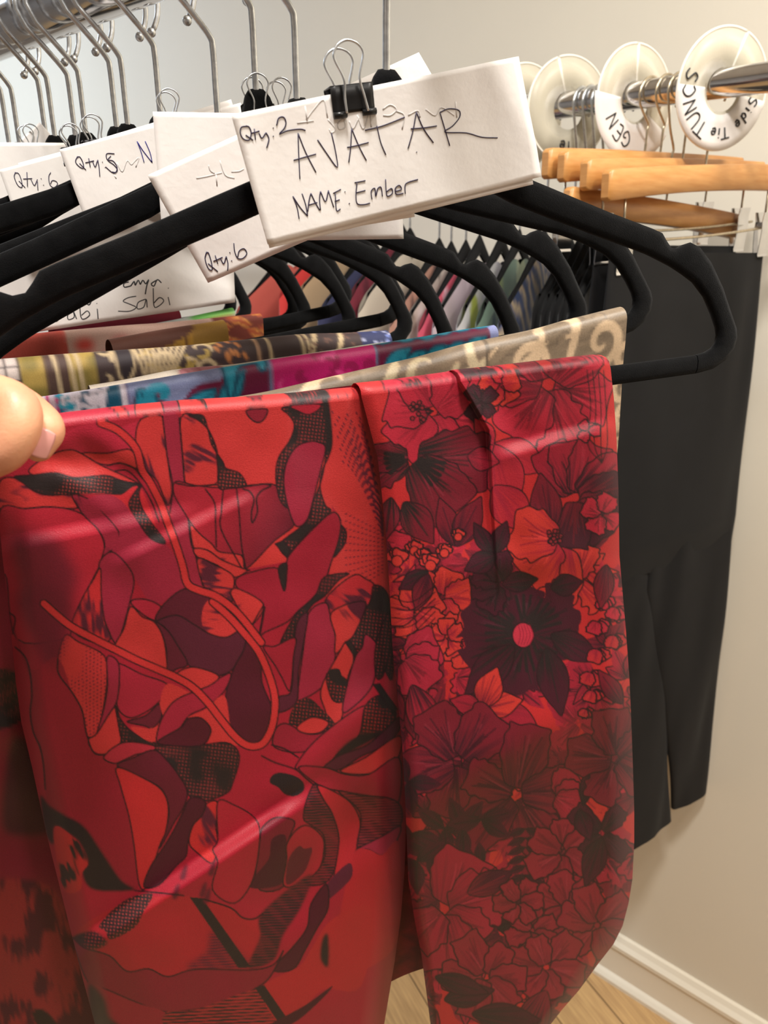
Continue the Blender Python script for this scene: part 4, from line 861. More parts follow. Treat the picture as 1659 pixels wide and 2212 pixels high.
def cv_mustard(h, a, b):
    cv = base_cv(a, b, (176, 134, 48), y1=80); rs = np.random.RandomState(2)
    for k in range(12): x, y = a + (b - a) * rs.rand(), -30 + 90 * rs.rand(); leaf(cv, x, y, rs.rand() * 6, 26, 6, lin((206, 156, 50)), lin((120, 78, 34)), rs, ink=False)
    cv.fill([(a, -20), (a + 40, -14), (a + 60, 6), (a + 20, 20), (a, 18)], lin((110, 62, 44)))
    return cv
def cv_patch(h, a, b):
    cv = base_cv(a, b, (222, 184, 160), y1=80); rs = np.random.RandomState(9); U = lambda x, y=735: h.u(x, y) * 1e3
    cv.fill([(a - 9, -50), (U(130), -50), (U(150), 90), (a - 9, 90)], lambda X, Y: lin((206, 84, 66)) * (.75 + .5 * vnoise(X, Y, 12, 1)[..., None]), curve=False)
    cv.fill([(U(456), -50), (b + 9, -50), (b + 9, 90), (U(462), 90)], lin((126, 50, 34)), curve=False)
    for k in range(22): x, y = U(462 + 100 * rs.rand()), -20 + 60 * rs.rand(); leaf(cv, x, y, -.5 + rs.rand(), 14, 3.4, lin((224, 150, 66)), lin((180, 80, 40)), rs, ink=False)
    for k in range(18): x, y = U(160 + 280 * rs.rand()), -20 + 60 * rs.rand(); cv.fill([(x + 7 * math.cos(t), y + 5 * math.sin(t)) for t in np.linspace(0, 6.28, 7, endpoint=False)], lin((214, 130, 118)) if k % 3 else lin((226, 76, 58)), soft=2)
    return cv
def cv_green(h, a, b):
    cv = base_cv(a, b, (32, 50, 46), y1=80); rs = np.random.RandomState(12); U = lambda x, y=720: h.u(x, y) * 1e3
    cv.fill([(U(330), -50), (b + 9, -50), (b + 9, 90), (U(330), 90)], lin((214, 224, 204)), curve=False); cv.fill([(U(420), -6), (b, -10), (b, 8), (U(420), 12)], lin((110, 196, 84)), soft=2); cv.fill([(U(430), 10), (b, 9), (b, 22), (U(430), 24)], lin((216, 70, 56)), soft=2)
    for k in range(90): x, y = U(60 + 250 * rs.rand()), -20 + 60 * rs.rand(); cv.line([(x, y), (x + 1.6, y)], lin((190, 190, 70)), 3.2, curve=False)
    cv.fill([(a, -30), (U(14), -30), (U(30), 60), (a, 60)], lin((60, 130, 84)), soft=3)
    return cv
def cv_plain(c):
    def f(h, a, b):
        cv = base_cv(a, b, c, y1=60, step=2.5); X, Y = np.meshgrid(cv.x, cv.y); cv.c = cv.c * (.85 + .3 * vnoise(X, Y, 20, 1)[..., None]); return cv
    return f
drape(H[1], -.185, (1338, 730), 0, 'beige and taupe scroll brocade trousers just behind the red ones', cv_tan, M_bro, front=.34, rad=.0075, wrinkle=.0012, flare=.10, seed=1, ty=.26, lift=.003)
drape(H[2], -.180, (1066, 738), 0, 'teal, magenta and lavender patchwork satin trousers folded over a hanger', cv_teal, M_satin, rad=.0062, wrinkle=.0010, seed=2, lift=.003)
drape(H[3], (190, 830), (962, 742), 0, 'cream trousers with faded pink roses folded over a hanger', cv_cream, M_cot, rad=.0080, wrinkle=.0020, seed=3, lift=(.001, .011))
drape(H[4], -.185, (834, 725), 0, 'dark brown and gold ornament print trousers folded over a hanger', cv_brown, M_cot, rad=.010, wrinkle=.0011, seed=4, step=.0014, lift=(.002, .011))
drape(H[6], (230, 745), (481, 722), 0, 'mustard yellow trousers folded over a hanger', cv_mustard, M_cot, rad=.009, seed=5, step=.002, lift=.013)
drape(H[7], -.185, (562, 705), 0, 'coral, pale pink and rust patchwork trousers folded over a hanger', cv_patch, M_cot, rad=.0048, front=.2, back=.2, wrinkle=.0008, seed=6, step=.002, lift=.015)
drape(H[8], -.18, (500, 680), 0, 'dark green yellow-dotted trousers with white and lime end', cv_green, M_cot, front=.2, back=.2, wrinkle=.0008, rad=.0048, seed=7, step=.002, lift=.010)
drape(H[9], (110, 712), (382, 690), 0, 'plain crimson trousers folded over a hanger at the back', cv_plain((176, 36, 62)), M_cot, rad=.007, seed=8, step=.003, lift=.017)

# ---------------------------------------------------------------- paper tags and binder clips
class Tag:
    """a paper tag hung on hanger h; corners (px traced, top-left, top-right, bottom-right, bottom-left) give its outline in the plane off metres in front of the hanger"""
    def __init__(s, h, off, label, corners, sheets=(), wave=.0012, tilt=0.0, seed=0, crease=None):
        s.h, s.off, s.wave, s.seed, s.crease = h, off, wave, seed, crease
        y = math.radians(tilt); c, sn = math.cos(y), math.sin(y)
        s.n = h.nt * c + h.hx * sn; s.p = h.p + h.nt * off
        q = s.pt([np.mean([k[0] for k in corners[:2]])], [np.mean([k[1] for k in corners[:2]])])[0]
        s.t = thing('paper_tag', q, label, 'paper tag', 'handwritten paper tags on the front rail')
        s.sheet('front_sheet', corners, 0.0)
        for k, cs in enumerate(sheets): s.sheet('back_sheet', cs, -.0011 * (k + 1))
    def pt(s, px, py, d=0.0):
        px = np.asarray(px, float); py = np.asarray(py, float)
        P = onplane(px, py, s.p, s.n)
        w = s.wave * ((vnoise(px, py * .6, 210, s.seed) - .5) * 2)
        if s.crease:
            sg, _ = seg_t(px, py, np.array(s.crease[0], float), s.crease[1]); w = w + .0022 * np.exp(-np.abs(sg) / 60)
        return P + s.n * (w + d)[..., None] if np.ndim(w) else P + s.n * (w + d)
    def sheet(s, name, cs, d):
        cs = np.asarray(cs, float); u = np.linspace(0, 1, 40)[None, :, None]; v = np.linspace(0, 1, 24)[:, None, None]
        G = (cs[0] * (1 - u) + cs[1] * u) * (1 - v) + (cs[3] * (1 - u) + cs[2] * u) * v
        MB().grid(s.pt(G[..., 0], G[..., 1], d)).build(name, M_paper, s.t, solid=.00025)
    def write(s, o, k, strokes, m=None, r=.00026, name='handwriting'):
        mb = MB()
        for st in strokes:
            P = smooth(np.array(st, float), 4) if len(st) > 2 else np.array(st, float)
            if len(P) < 2: P = np.array([P[0], P[0] + [3, 2]])
            P = np.array(o) + P * k
            mb.tube(s.pt(P[:, 0], P[:, 1], .00012 + (.0001 if r < .0003 else -.82 * r + .00012)), r, 6)
        o_ = mb.build(name, m or M_ink, s.t)
        if m is M_ghost: o_['label'] = 'faint writing showing through from the back'
        return s
K2, O2 = .422, (480, 80)
T1 = Tag(H[0], .0105, 'large front paper tag reading AVATAR NAME: Ember, under the big black clip', [(500, 247), (1120, 122), (1167, 382), (579, 528)], [[(506, 252), (1116, 127), (1153, 398), (584, 536)], [(520, 256), (870, 180), (900, 468), (590, 520)]], seed=1, crease=((1010, 60), (1190, 380)))
T1.write(O2, K2, [
 [(130, 455), (100, 460), (94, 490), (110, 520), (140, 525), (150, 490), (140, 460), (122, 453)], [(122, 500), (160, 527)], [(166, 468), (172, 525)], [(150, 492), (192, 480)], [(190, 490), (205, 516), (226, 488)], [(226, 488), (241, 520), (230, 566)], [(262, 462), (264, 465)], [(262, 505), (265, 508)], [(280, 452), (290, 415), (315, 409), (328, 435), (320, 465), (295, 495), (335, 478), (400, 470), (428, 477)],
 [(400, 726), (395, 620), (390, 490)], [(390, 490), (430, 590), (482, 692)], [(368, 630), (430, 612), (482, 598)], [(490, 525), (540, 600), (590, 666), (580, 580), (560, 490)],
 [(648, 642), (658, 560), (662, 468)], [(662, 468), (700, 560), (737, 632)], [(640, 565), (690, 555), (748, 540)], [(730, 478), (820, 455), (932, 411)], [(790, 455), (810, 540), (836, 603)],
 [(950, 571), (975, 480), (992, 384)], [(992, 384), (1030, 470), (1081, 541)], [(964, 470), (1030, 465), (1098, 455)], [(1114, 384), (1140, 470), (1166, 556)], [(1114, 386), (1160, 367), (1212, 375), (1216, 410), (1180, 455), (1140, 486), (1250, 490), (1330, 512), (1409, 516)], [(993, 588), (995, 590)],
 [(396, 930), (385, 870), (364, 814)], [(364, 814), (400, 870), (439, 916)], [(439, 916), (430, 860), (411, 800)], [(440, 892), (446, 840), (456, 799)], [(456, 799), (480, 850), (501, 886)], [(444, 860), (488, 846)], [(505, 886), (500, 830), (505, 789)], [(505, 789), (530, 842), (545, 784)], [(545, 784), (572, 871)], [(580, 800), (586, 886), (606, 880)], [(570, 800), (608, 779)], [(578, 841), (602, 832)], [(628, 790), (630, 793)], [(650, 850), (653, 853)],
 [(678, 746), (732, 735)], [(690, 745), (685, 800), (690, 850), (720, 858), (756, 850)], [(688, 797), (732, 785)], [(766, 830), (762, 790), (780, 774), (785, 816), (795, 776), (812, 770), (819, 816)], [(835, 728), (838, 790), (845, 815), (870, 800), (865, 775), (840, 792)], [(885, 790), (916, 780), (905, 759), (885, 775), (890, 805), (926, 800)], [(936, 802), (935, 760), (950, 744), (1001, 729)]])
T1.write(O2, K2, [[(385, 440), (470, 428)], [(425, 352), (438, 440)], [(432, 422), (470, 370), (520, 322), (540, 412)], [(540, 420), (580, 470), (560, 490), (548, 470)], [(590, 445), (620, 420), (630, 460), (600, 472), (590, 445)], [(650, 430), (670, 470), (700, 410)], [(690, 400), (722, 472), (752, 388), (762, 462)], [(820, 372), (858, 348), (890, 372), (860, 402), (822, 402)], [(890, 380), (930, 402), (920, 474)], [(950, 402), (1000, 378), (1012, 412)], [(1040, 370), (1090, 402), (1122, 360), (1190, 402)], [(1195, 330), (1202, 412)]], M_ghost, .0005, 'ghost_writing')
KQ = .3376
T2 = Tag(H[1], .0075, 'steeply tilted paper tag reading Qty:6 behind the front hanger arm', [(318, 379), (905, 113), (1040, 350), (449, 611)], [[(325, 384), (903, 118), (1010, 372), (458, 608)]], seed=2)
T2.write((0, 380), KQ, [[(1320, 485), (1310, 530), (1330, 590), (1355, 600), (1350, 550), (1330, 490), (1316, 500)], [(1330, 560), (1392, 612)], [(1375, 508), (1392, 562)], [(1364, 546), (1422, 520)], [(1410, 530), (1430, 562), (1446, 514)], [(1446, 514), (1457, 560), (1455, 607)], [(1468, 488), (1471, 492)], [(1480, 540), (1482, 545)], [(1495, 430), (1500, 480), (1520, 526), (1555, 526), (1579, 495), (1560, 465), (1530, 480), (1520, 520)]])
T2.write((0, 0), KQ, [[(1255, 1142), (1330, 1128), (1420, 1105)], [(1332, 1058), (1345, 1092), (1372, 1110)], [(1405, 1028), (1440, 1120), (1500, 1140)], [(1380, 1110), (1388, 1190)], [(1480, 1100), (1530, 1096), (1560, 1080)]], M_ghost, .0005, 'ghost_writing')
T3 = Tag(H[2], .0065, 'blank paper tag left of the AVATAR tag, partly under it', [(330, 241), (862, 252), (872, 516), (352, 524)], [[(334, 244), (855, 256), (866, 512), (360, 520)]], seed=3)
T4 = Tag(H[4], .0065, 'paper tag reading Qty:5 with a blue letter N', [(128, 323), (520, 222), (570, 372), (182, 470)], [[(140, 322), (500, 214), (552, 372), (196, 472)]], seed=4)
KS, OS = .217, (0, 200)
T4.write(OS, KS, [[(770, 635), (750, 690), (790, 740), (830, 752), (820, 690), (790, 640), (764, 650)], [(790, 705), (852, 771)], [(880, 655), (896, 742)], [(848, 700), (932, 680)], [(920, 690), (945, 742), (966, 680)], [(970, 670), (985, 760), (991, 837)], [(1015, 690), (1018, 694)], [(1042, 745), (1045, 748)], [(1136, 610), (1060, 610), (1065, 670), (1120, 680), (1162, 740), (1150, 792), (1112, 790)], [(1100, 632), (1072, 676), (1130, 720), (1166, 770), (1140, 802), (1105, 790), (1048, 740)]])
T4.write(OS, KS, [[(1431, 697), (1400, 590), (1361, 487)], [(1361, 487), (1420, 580), (1511, 697)], [(1511, 697), (1490, 600), (1441, 485)]], M_blue)
T4.write(OS, KS, [[(1160, 700), (1215, 790), (1262, 680), (1302, 720), (1335, 690), (1382, 648), (1350, 745)], [(1130, 820), (1155, 858)]], M_ghost, .0005, 'ghost_writing')
T5 = Tag(H[7], .006, 'paper tag reading Qty: 6 at the left edge below the row of hooks', [(-2, 367), (300, 287), (352, 432), (50, 512)], [[(40, 352), (310, 280), (360, 425), (80, 500)]], seed=5)
T5.write((-5, 188), KS, [[(175, 848), (164, 900), (200, 980), (241, 997), (235, 930), (205, 860), (168, 856)], [(210, 935), (272, 1002)], [(290, 848), (296, 992)], [(253, 915), (342, 910)], [(330, 920), (365, 980), (396, 918)], [(396, 940), (401, 1028)], [(432, 908), (434, 914)], [(455, 973), (458, 977)], [(530, 850), (510, 890), (520, 970), (560, 1000), (596, 970), (585, 940), (545, 930), (528, 962)]])
T6 = Tag(H[9], .006, 'blank paper tag at the left edge, level with the hook stems', [(-120, 311), (150, 310), (168, 440), (-100, 450)], [[(-118, 306), (146, 308), (165, 436), (-96, 446)]], seed=6)
T7 = Tag(H[10], .004, 'small corner of a tilted paper tag behind the left hooks', [(46, 300), (86, 264), (160, 350), (120, 390)], seed=7)
T8 = Tag(H[8], .0065, 'wide grey-white paper sign reading Wabi Sabi below the hanger arms', [(-160, 500), (498, 402), (507, 653), (-150, 752)], seed=8)
T8.write((0, 380), KQ, [[(825, 678), (795, 688), (798, 712), (838, 704)], [(838, 704), (860, 675), (866, 700), (885, 668), (898, 695)], [(898, 695), (915, 668), (932, 690), (952, 664), (940, 700), (930, 757)], [(1000, 668), (968, 690), (985, 705), (1006, 664), (1032, 684)], [(715, 696), (738, 690)], [(550, 812), (575, 824), (596, 768)]], M_mark, .0009, 'marker_writing')
T8.write((0, 380), KQ, [[(285, 932), (305, 936), (335, 872)], [(340, 882), (362, 932), (396, 872)], [(472, 868), (436, 890), (440, 920), (476, 905), (472, 868), (492, 916)], [(510, 800), (520, 902), (542, 916), (576, 890), (560, 864), (524, 892)], [(625, 850), (631, 917)], [(620, 815), (624, 818)], [(872, 770), (820, 780), (790, 802), (830, 820), (872, 842), (830, 866), (758, 866)], [(932, 788), (885, 810), (880, 850), (920, 840), (936, 788), (942, 842)], [(980, 718), (985, 830), (1010, 836), (1047, 800), (1020, 778), (985, 812)], [(1075, 775), (1086, 827)], [(1074, 717), (1078, 719)]], M_mark, .0006, 'marker_writing')

def binder_clip(p, h, roll, label, sc=1.0, depth=.006):
    t = thing('binder_clip', p, label, 'binder clip', 'black binder clips holding the paper tags')
    r = math.radians(roll); ex = h.hx * math.cos(r) + np.array([0, 0, math.sin(r)]); ez = np.array([0, 0, math.cos(r)]) - h.hx * math.sin(r); nt = h.nt
    w = lambda x, z, n: p + (ex * x + ez * z + nt * n) * sc
    D = depth / sc; W = .0095
    prof = [(-D * .5, 0), (D * .5, 0), (D * .35, -.0095)]
    mb = MB()
    for sg in (1, -1):                                               # two jaws with rolled lips either side of a notch
        mb.grid(np.array([[w(x, z, sg * n) for x in np.linspace(-W, W * (1 if z > -.009 else 1.0), 9)] for z, n in ((.0004, D * .42), (0, D * .5), (-.004, D * .42), (-.0085, D * .36), (-.0098, D * .36))]))
        for a, b in ((-W, -W * .42), (W * .38, W)):
            mb.tube([w(a, -.0104, sg * (D * .36 + .0007)), w(b, -.0104, sg * (D * .36 + .0007))], .0012 * sc, 10)
    mb.grid(np.array([[w(x, .0004, n) for x in np.linspace(-W, W, 5)] for n in np.linspace(-D * .5, D * .5, 4)]))
    mb.build('clip_body', M_clip, t, solid=.0004)
    loop = smooth([(-.0042, -.0102), (-.0042, -.004), (-.0036, .002), (-.0062, .0085), (-.0064, .0115), (-.0042, .0146), (0, .0160), (.0042, .0146), (.0064, .0115), (.0058, .0085), (.0034, .002), (.0044, -.004), (.0056, -.0102)], 6)
    for sg in (1, -1):
        MB().tube([w(x, z, sg * (D * .36 + .0009 + max(0, .0006) + (.0018 if z > 0 else .0018 * (z + .0102) / .0102 * .4 + .0008))) for x, z in loop], .00055 * sc, 8).build('wire_handle', M_hook, t)
    return t
def clip_at(px, py, tg, roll, label, sc=1.0, depth=.006, back=.0085): return binder_clip(tg.pt([px], [py])[0] - tg.h.nt * back, tg.h, roll, label, sc, depth)
clip_at(757, 186, T1, 9, 'large black binder clip on top of the AVATAR tag', 1.0, .010, .0035)
clip_at(566, 222, T3, 4, 'binder clip right of the second hook from the front', .86)
clip_at(618, 226, T3, 4, 'binder clip beside the hook just left of the AVATAR tag', .8)
clip_at(374, 246, T3, 2, 'binder clip on the blank paper tag, at its left corner', .72)
clip_at(212, 300, T4, 8, 'binder clip above the Qty:5 tag', .8)
clip_at(164, 316, T4, 8, 'binder clip at the upper left corner of the Qty:5 tag', .74)
clip_at(78, 312, T6, 3, 'binder clip at the far left, on the blank tag level with the stems', .8)

# ---------------------------------------------------------------- rail by the wall: size rings
FONT = {'T': [[(0, 1), (.8, 1)], [(.4, 1), (.4, 0)]], 'U': [[(0, 1), (0, .25), (.2, 0), (.5, .05), (.65, .3), (.65, 1)]], 'N': [[(0, 0), (0, 1)], [(0, 1), (.6, 0)], [(.6, 0), (.6, 1)]],
 'C': [[(.65, .85), (.35, 1), (.05, .7), (.05, .3), (.35, 0), (.65, .15)]], 'S': [[(.6, .88), (.3, 1), (.05, .78), (.3, .52), (.55, .3), (.35, .02), (.0, .12)]],
 'i': [[(.15, 0), (.15, .55)], [(.15, .8), (.17, .83)]], 'd': [[(.5, 1), (.5, 0)], [(.5, .4), (.2, .55), (.05, .25), (.25, 0), (.5, .18)]], 'e': [[(.05, .28), (.5, .3), (.4, .55), (.15, .52), (.05, .25), (.2, 0), (.5, .1)]],
 'G': [[(.65, .85), (.35, 1), (.05, .7), (.05, .3), (.35, 0), (.65, .2), (.65, .45), (.4, .45)]], 'E': [[(.55, 1), (.05, 1), (.05, 0), (.55, 0)], [(.05, .5), (.45, .5)]], ' ': []}
def size_ring(px, py, R, r, yawn, tiltn, label, text, tape=True, slit=70, lift=0.0):
    # the ring hangs on the rail at its hole; its facing turned by yawn degrees from the rail's own direction
    c0 = onplane(np.array([px]), np.array([py]), room(0, RAIL2_N, 0), EN)[0]
    c = c0.copy(); c[2] = RAIL2_Z + RAIL2_R - r + .0005
    a = math.radians(yawn); nrm = -(ED * math.cos(a)) - EN * math.sin(a); nrm /= np.linalg.norm(nrm)
    ex = np.cross(np.array([0, 0, 1.0]), nrm); ex /= np.linalg.norm(ex); ez = np.array([0, 0, 1.0]) * math.cos(math.radians(tiltn)) + nrm * math.sin(math.radians(tiltn)); nz = np.cross(ex, ez)
    t = thing('size_ring', c, label, 'size ring', 'white size rings on the wall rail')
    sl = math.radians(slit); th = np.linspace(sl + .02, sl + 2 * math.pi - .02, 72)
    dirs = np.cos(th)[:, None] * ex + np.sin(th)[:, None] * ez
    rings = np.array([[c + d * q + nz * o for q, o in ((r, -.0008), (R, -.0008), (R, .0008), (r, .0008))] for d in dirs])
    MB().grid(rings, close_v=True).build('disc', M_plas, t)
    mb = MB(); mb.tube([c + d * R for d in dirs], .0017, 8); mb.tube([c + dirs[0] * r, c + dirs[0] * R], .0011, 6); mb.tube([c + dirs[-1] * r, c + dirs[-1] * R], .0011, 6)
    mb.build('raised_rim', M_rim, t)
    sgn = 1 if nz @ (ORG - c) > 0 else -1; off = nz * sgn
    if tape:
        th2 = np.radians(np.linspace(tape[0], tape[1], 26)); rr = np.linspace(r + .003, R + tape[2], 5)
        MB().grid(np.array([[c + (math.cos(q) * ex + math.sin(q) * ez) * k + off * .0016 for k in rr] for q in th2])).build('paper_label', M_paper, t, solid=.0003)
    mb = MB(); n = 0
    for word, a0, rad, size, flip in text:
        ang = math.radians(a0)
        for ch in word:
            for st in FONT[ch]:
                P = []
                for x, y in (smooth(np.array(st), 4) if len(st) > 2 else np.array(st)):
                    if flip: q = ang + x * size / rad; k = rad + (y - .5) * size * -1
                    else: q = ang - x * size / rad; k = rad + (y - .5) * size
                    P.append(c + (math.cos(q) * ex + math.sin(q) * ez) * k + off * .0022)
                mb.tube(P, .0009, 6)
            ang += (1 if flip else -1) * size * .95 / rad * (1.0 if ch not in 'i ' else .6)
    if text: mb.build('marker_writing', M_mark, t)
    return t
size_ring(1561, 190, .0640, .0235, 32, 2, 'size ring at the right end of the rail reading TUNCS Side Tie', [('TUNCS', 248, .049, .017, False), ('Side Tie', 352, .047, .0125, False)], (178, 352, .001), 70)
size_ring(1372, 216, .0640, .0235, 22, -2, 'size ring with a crumpled paper label reading GEN, middle of the rail', [('GEN', 262, .046, .018, False)], (175, 330, .006), 92)
size_ring(1228, 232, .0640, .0235, 28, 0, 'plain size ring left of the tightly packed silver hooks', [('ie', 278, .046, .016, False)], None, 110)
size_ring(1138, 240, .0640, .0235, 20, 0, 'size ring half hidden behind the AVATAR tag', [], None, 110)

# ---------------------------------------------------------------- wooden trouser hangers with black trousers
def wood_hanger(px, yaw, roll, half, drop, label, tall=.0300, clips=True):
    c = onplane(np.array([px]), np.array([300.0]), room(0, RAIL2_N, 0), EN)[0]
    c[2] = EYE + drop
    y = math.radians(yaw); r = math.radians(roll)
    hx = np.array([math.cos(y), math.sin(y), 0]); ex = hx * math.cos(r) + np.array([0, 0, math.sin(r)]); nt = np.array([math.sin(y), -math.cos(y), 0]); ez = np.array([0, 0, math.cos(r)]) - hx * math.sin(r)
    t = thing('wooden_trouser_hanger', c, label, 'hanger', 'wooden trouser hangers on the wall rail')
    w = lambda x, z, n=0.0: c + ex * x + ez * z + nt * n
    rings = []
    for x in np.concatenate([[-half, -half + .0015, -half + .005], np.linspace(-half + .02, half - .02, 18), [half - .005, half - .0015, half]]):
        e = min(1.0, .72 + .28 * math.sqrt(max(0, min(1, (half - abs(x)) / .005)))); hgt = tall / 2 * e * (1.0 + .10 * (abs(x) / half) ** 2); th = .0070 * e
        zc = -tall / 2 - .004 * (x / half) ** 2
        rings.append([w(x, zc + hgt * a, th * b_) for a, b_ in ((1, .72), (.93, 1), (0, 1), (-.93, 1), (-1, .72), (-1, -.72), (-.93, -1), (0, -1), (.93, -1), (1, -.72))])
    MB().grid(np.array(rings), close_v=True).add(np.array(rings[0]), [tuple(range(10))]).add(np.array(rings[-1]), [tuple(range(10))[::-1]]).build('wooden_bar', M_wood, t)
    R = .0225; cz = RAIL2_Z + RAIL2_R + .0019 - c[2] - R
    path = smooth([(0, -.008), (0, .012), (0, cz * .42), (.0015, cz * .5), (-.010, cz * .68), (-.0195, cz - .010)], 5).tolist() + [(R * math.cos(a), cz + R * math.sin(a)) for a in np.radians(np.linspace(180, -30, 24))]
    MB().tube([c + hx * a + np.array([0, 0, b]) for a, b in path], .0015, 10).build('hook', M_nickel, t)
    if clips:
        b = MB().tube([w(x, -tall - .048 - .005 * math.cos(x / half * 1.5)) for x in np.linspace(-half * .97, half * .97, 24)], .0017, 8)
        for x in (-half * .80, half * .80): b.tube([w(x, -tall * .8), w(x, -tall - .050)], .0015, 8)
        b.build('clip_rod', M_nickel, t)
        for s in (-1, 1):
            x = s * half * .80; m = MB()
            for g in (-1, 1):
                m.grid(np.array([[w(x + a, z, g * n) for a in np.linspace(-.0125, .0125, 5)] for z, n in ((-tall - .030, .0062), (-tall - .042, .0046), (-tall - .052, .0054), (-tall - .070, .0045), (-tall - .084, .0032), (-tall - .087, .004))]))
            m.box(w(x, -tall - .046), ex * .006, nt * .008, ez * .006).build('clip', M_chrome, t, solid=.0008, smooth_=False)
    return dict(t=t, w=w, c=c, ex=ex, ez=ez, nt=nt, hx=hx, half=half, tall=tall)
W1 = wood_hanger(1532, 33, 4.0, .180, .103, 'front wooden trouser hanger below the TUNCS size ring')
W2 = wood_hanger(1480, 34, 3, .180, .112, 'wooden trouser hanger whose square end shows just left of the front one')
W3 = wood_hanger(1456, 33, -3.6,   .182, .064, 'slanting wooden trouser hanger low behind the front one', clips=False)
W4 = wood_hanger(1430, 34, 2.5, .180, .121, 'wooden trouser hanger behind, third square end from the front', clips=False)
W5 = wood_hanger(1396, 34, 2, .180, .124, 'wooden trouser hanger beside the AVATAR tag corner, its end half hidden')

def cloth_tube(rows, o, ex, nt, ez, n=40, wob=.0025, seed=0):
    """closed folded-cloth surface; rows: (z, x left, x right, half thickness, depth shift)"""
    R = np.array(rows, float); zz = np.linspace(R[0, 0], R[-1, 0], 90)
    C = [np.interp(zz, R[::-1, 0], R[::-1, k]) if R[0, 0] > R[-1, 0] else np.interp(zz, R[:, 0], R[:, k]) for k in range(1, 5)]
    th = np.linspace(0, 2 * math.pi, n, endpoint=False); out = []
    for z, a, b, h_, s_ in zip(zz, *C):
        x = (a + b) / 2 + (b - a) / 2 * np.sign(np.cos(th)) * np.abs(np.cos(th)) ** .8
        q = h_ * np.sign(np.sin(th)) * np.abs(np.sin(th)) ** .6 + s_ + wob * (vnoise(x * 1e3, x * 0 + z * 160, 36, seed) - .5) * 2 * min(1, (R[0, 0] - z) / .05 + .15)
        out.append(o + ex * x[:, None] + nt * q[:, None] + np.array([0, 0, 1.0]) * z + ez * 0)
    return np.array(out)
def trousers(W, label, length, m, wid=.165, seed=0, split=.32, flare=.0, sway=0.0, end=0.0, wob=.0025, hem=None):
    z0 = -W['tall'] - .072
    t = thing('trousers', W['c'] + W['ez'] * z0, label, 'trousers', 'black trousers on the wooden hangers')
    zf = lambda z: z0 - z
    L_, R_ = (-wid * 1.02, wid * .98) if hem is None else (hem[0][0] if hem[0][0] < -wid else -wid, hem[1][1])
    xl = lambda z: -wid + (L_ + wid) * z / length; xr = lambda z: wid + (R_ - wid) * z / length
    A = cloth_tube([(zf(0), -wid, wid, .002, 0), (zf(.06), xl(.06), xr(.06), .007, 0), (zf(split), xl(split), xr(split), .009, .001), (zf(split + .05), xl(split + .05) * .99, xr(split + .05) * .99, .002, .001)], W['c'], W['hx'], W['nt'], W['ez'], seed=seed, wob=wob)
    MB().grid(A, close_v=True).build('waist', m, t)
    for k, s in enumerate((-1, 1)):
        a0, b0 = (xl(split), wid * .06) if s < 0 else (-wid * .02, xr(split))
        mid = (a0 + b0) / 2 + sway; e = wid * (.36 + flare); dl = length + (.03 if s < 0 else 0.0) - end * k
        e0, e1 = (mid - e * .9, mid + e * .92) if hem is None else hem[k]
        m0, m1 = a0 * .5 + e0 * .5, b0 * .5 + e1 * .5
        B = cloth_tube([(zf(split - .06), a0 * .94, b0 * .94, .003, .001 * s), (zf(split + .08), a0, b0 * 1.01, .0085, .002 * s), (zf(length * .72), m0, m1, .008, .003 * s), (zf(dl), e0, e1, .008, .002 * s)], W['c'], W['hx'], W['nt'], W['ez'], seed=seed + 3 + k, wob=wob * 1.6)
        MB().grid(B, close_v=True).build('leg', m, t)
    return t
trousers(W1, 'black trousers clipped to the front wooden hanger, longest dark shape at right', .985, M_jersey, .160, 1, .40, .10, wob=.003, hem=((.02, .178), (.174, .272)))
trousers(W2, 'black trousers hanging just behind the frontmost pair', 1.03, M_jersey, .150, 5, .40, .02, hem=((-.06, .07), (.08, .19)))

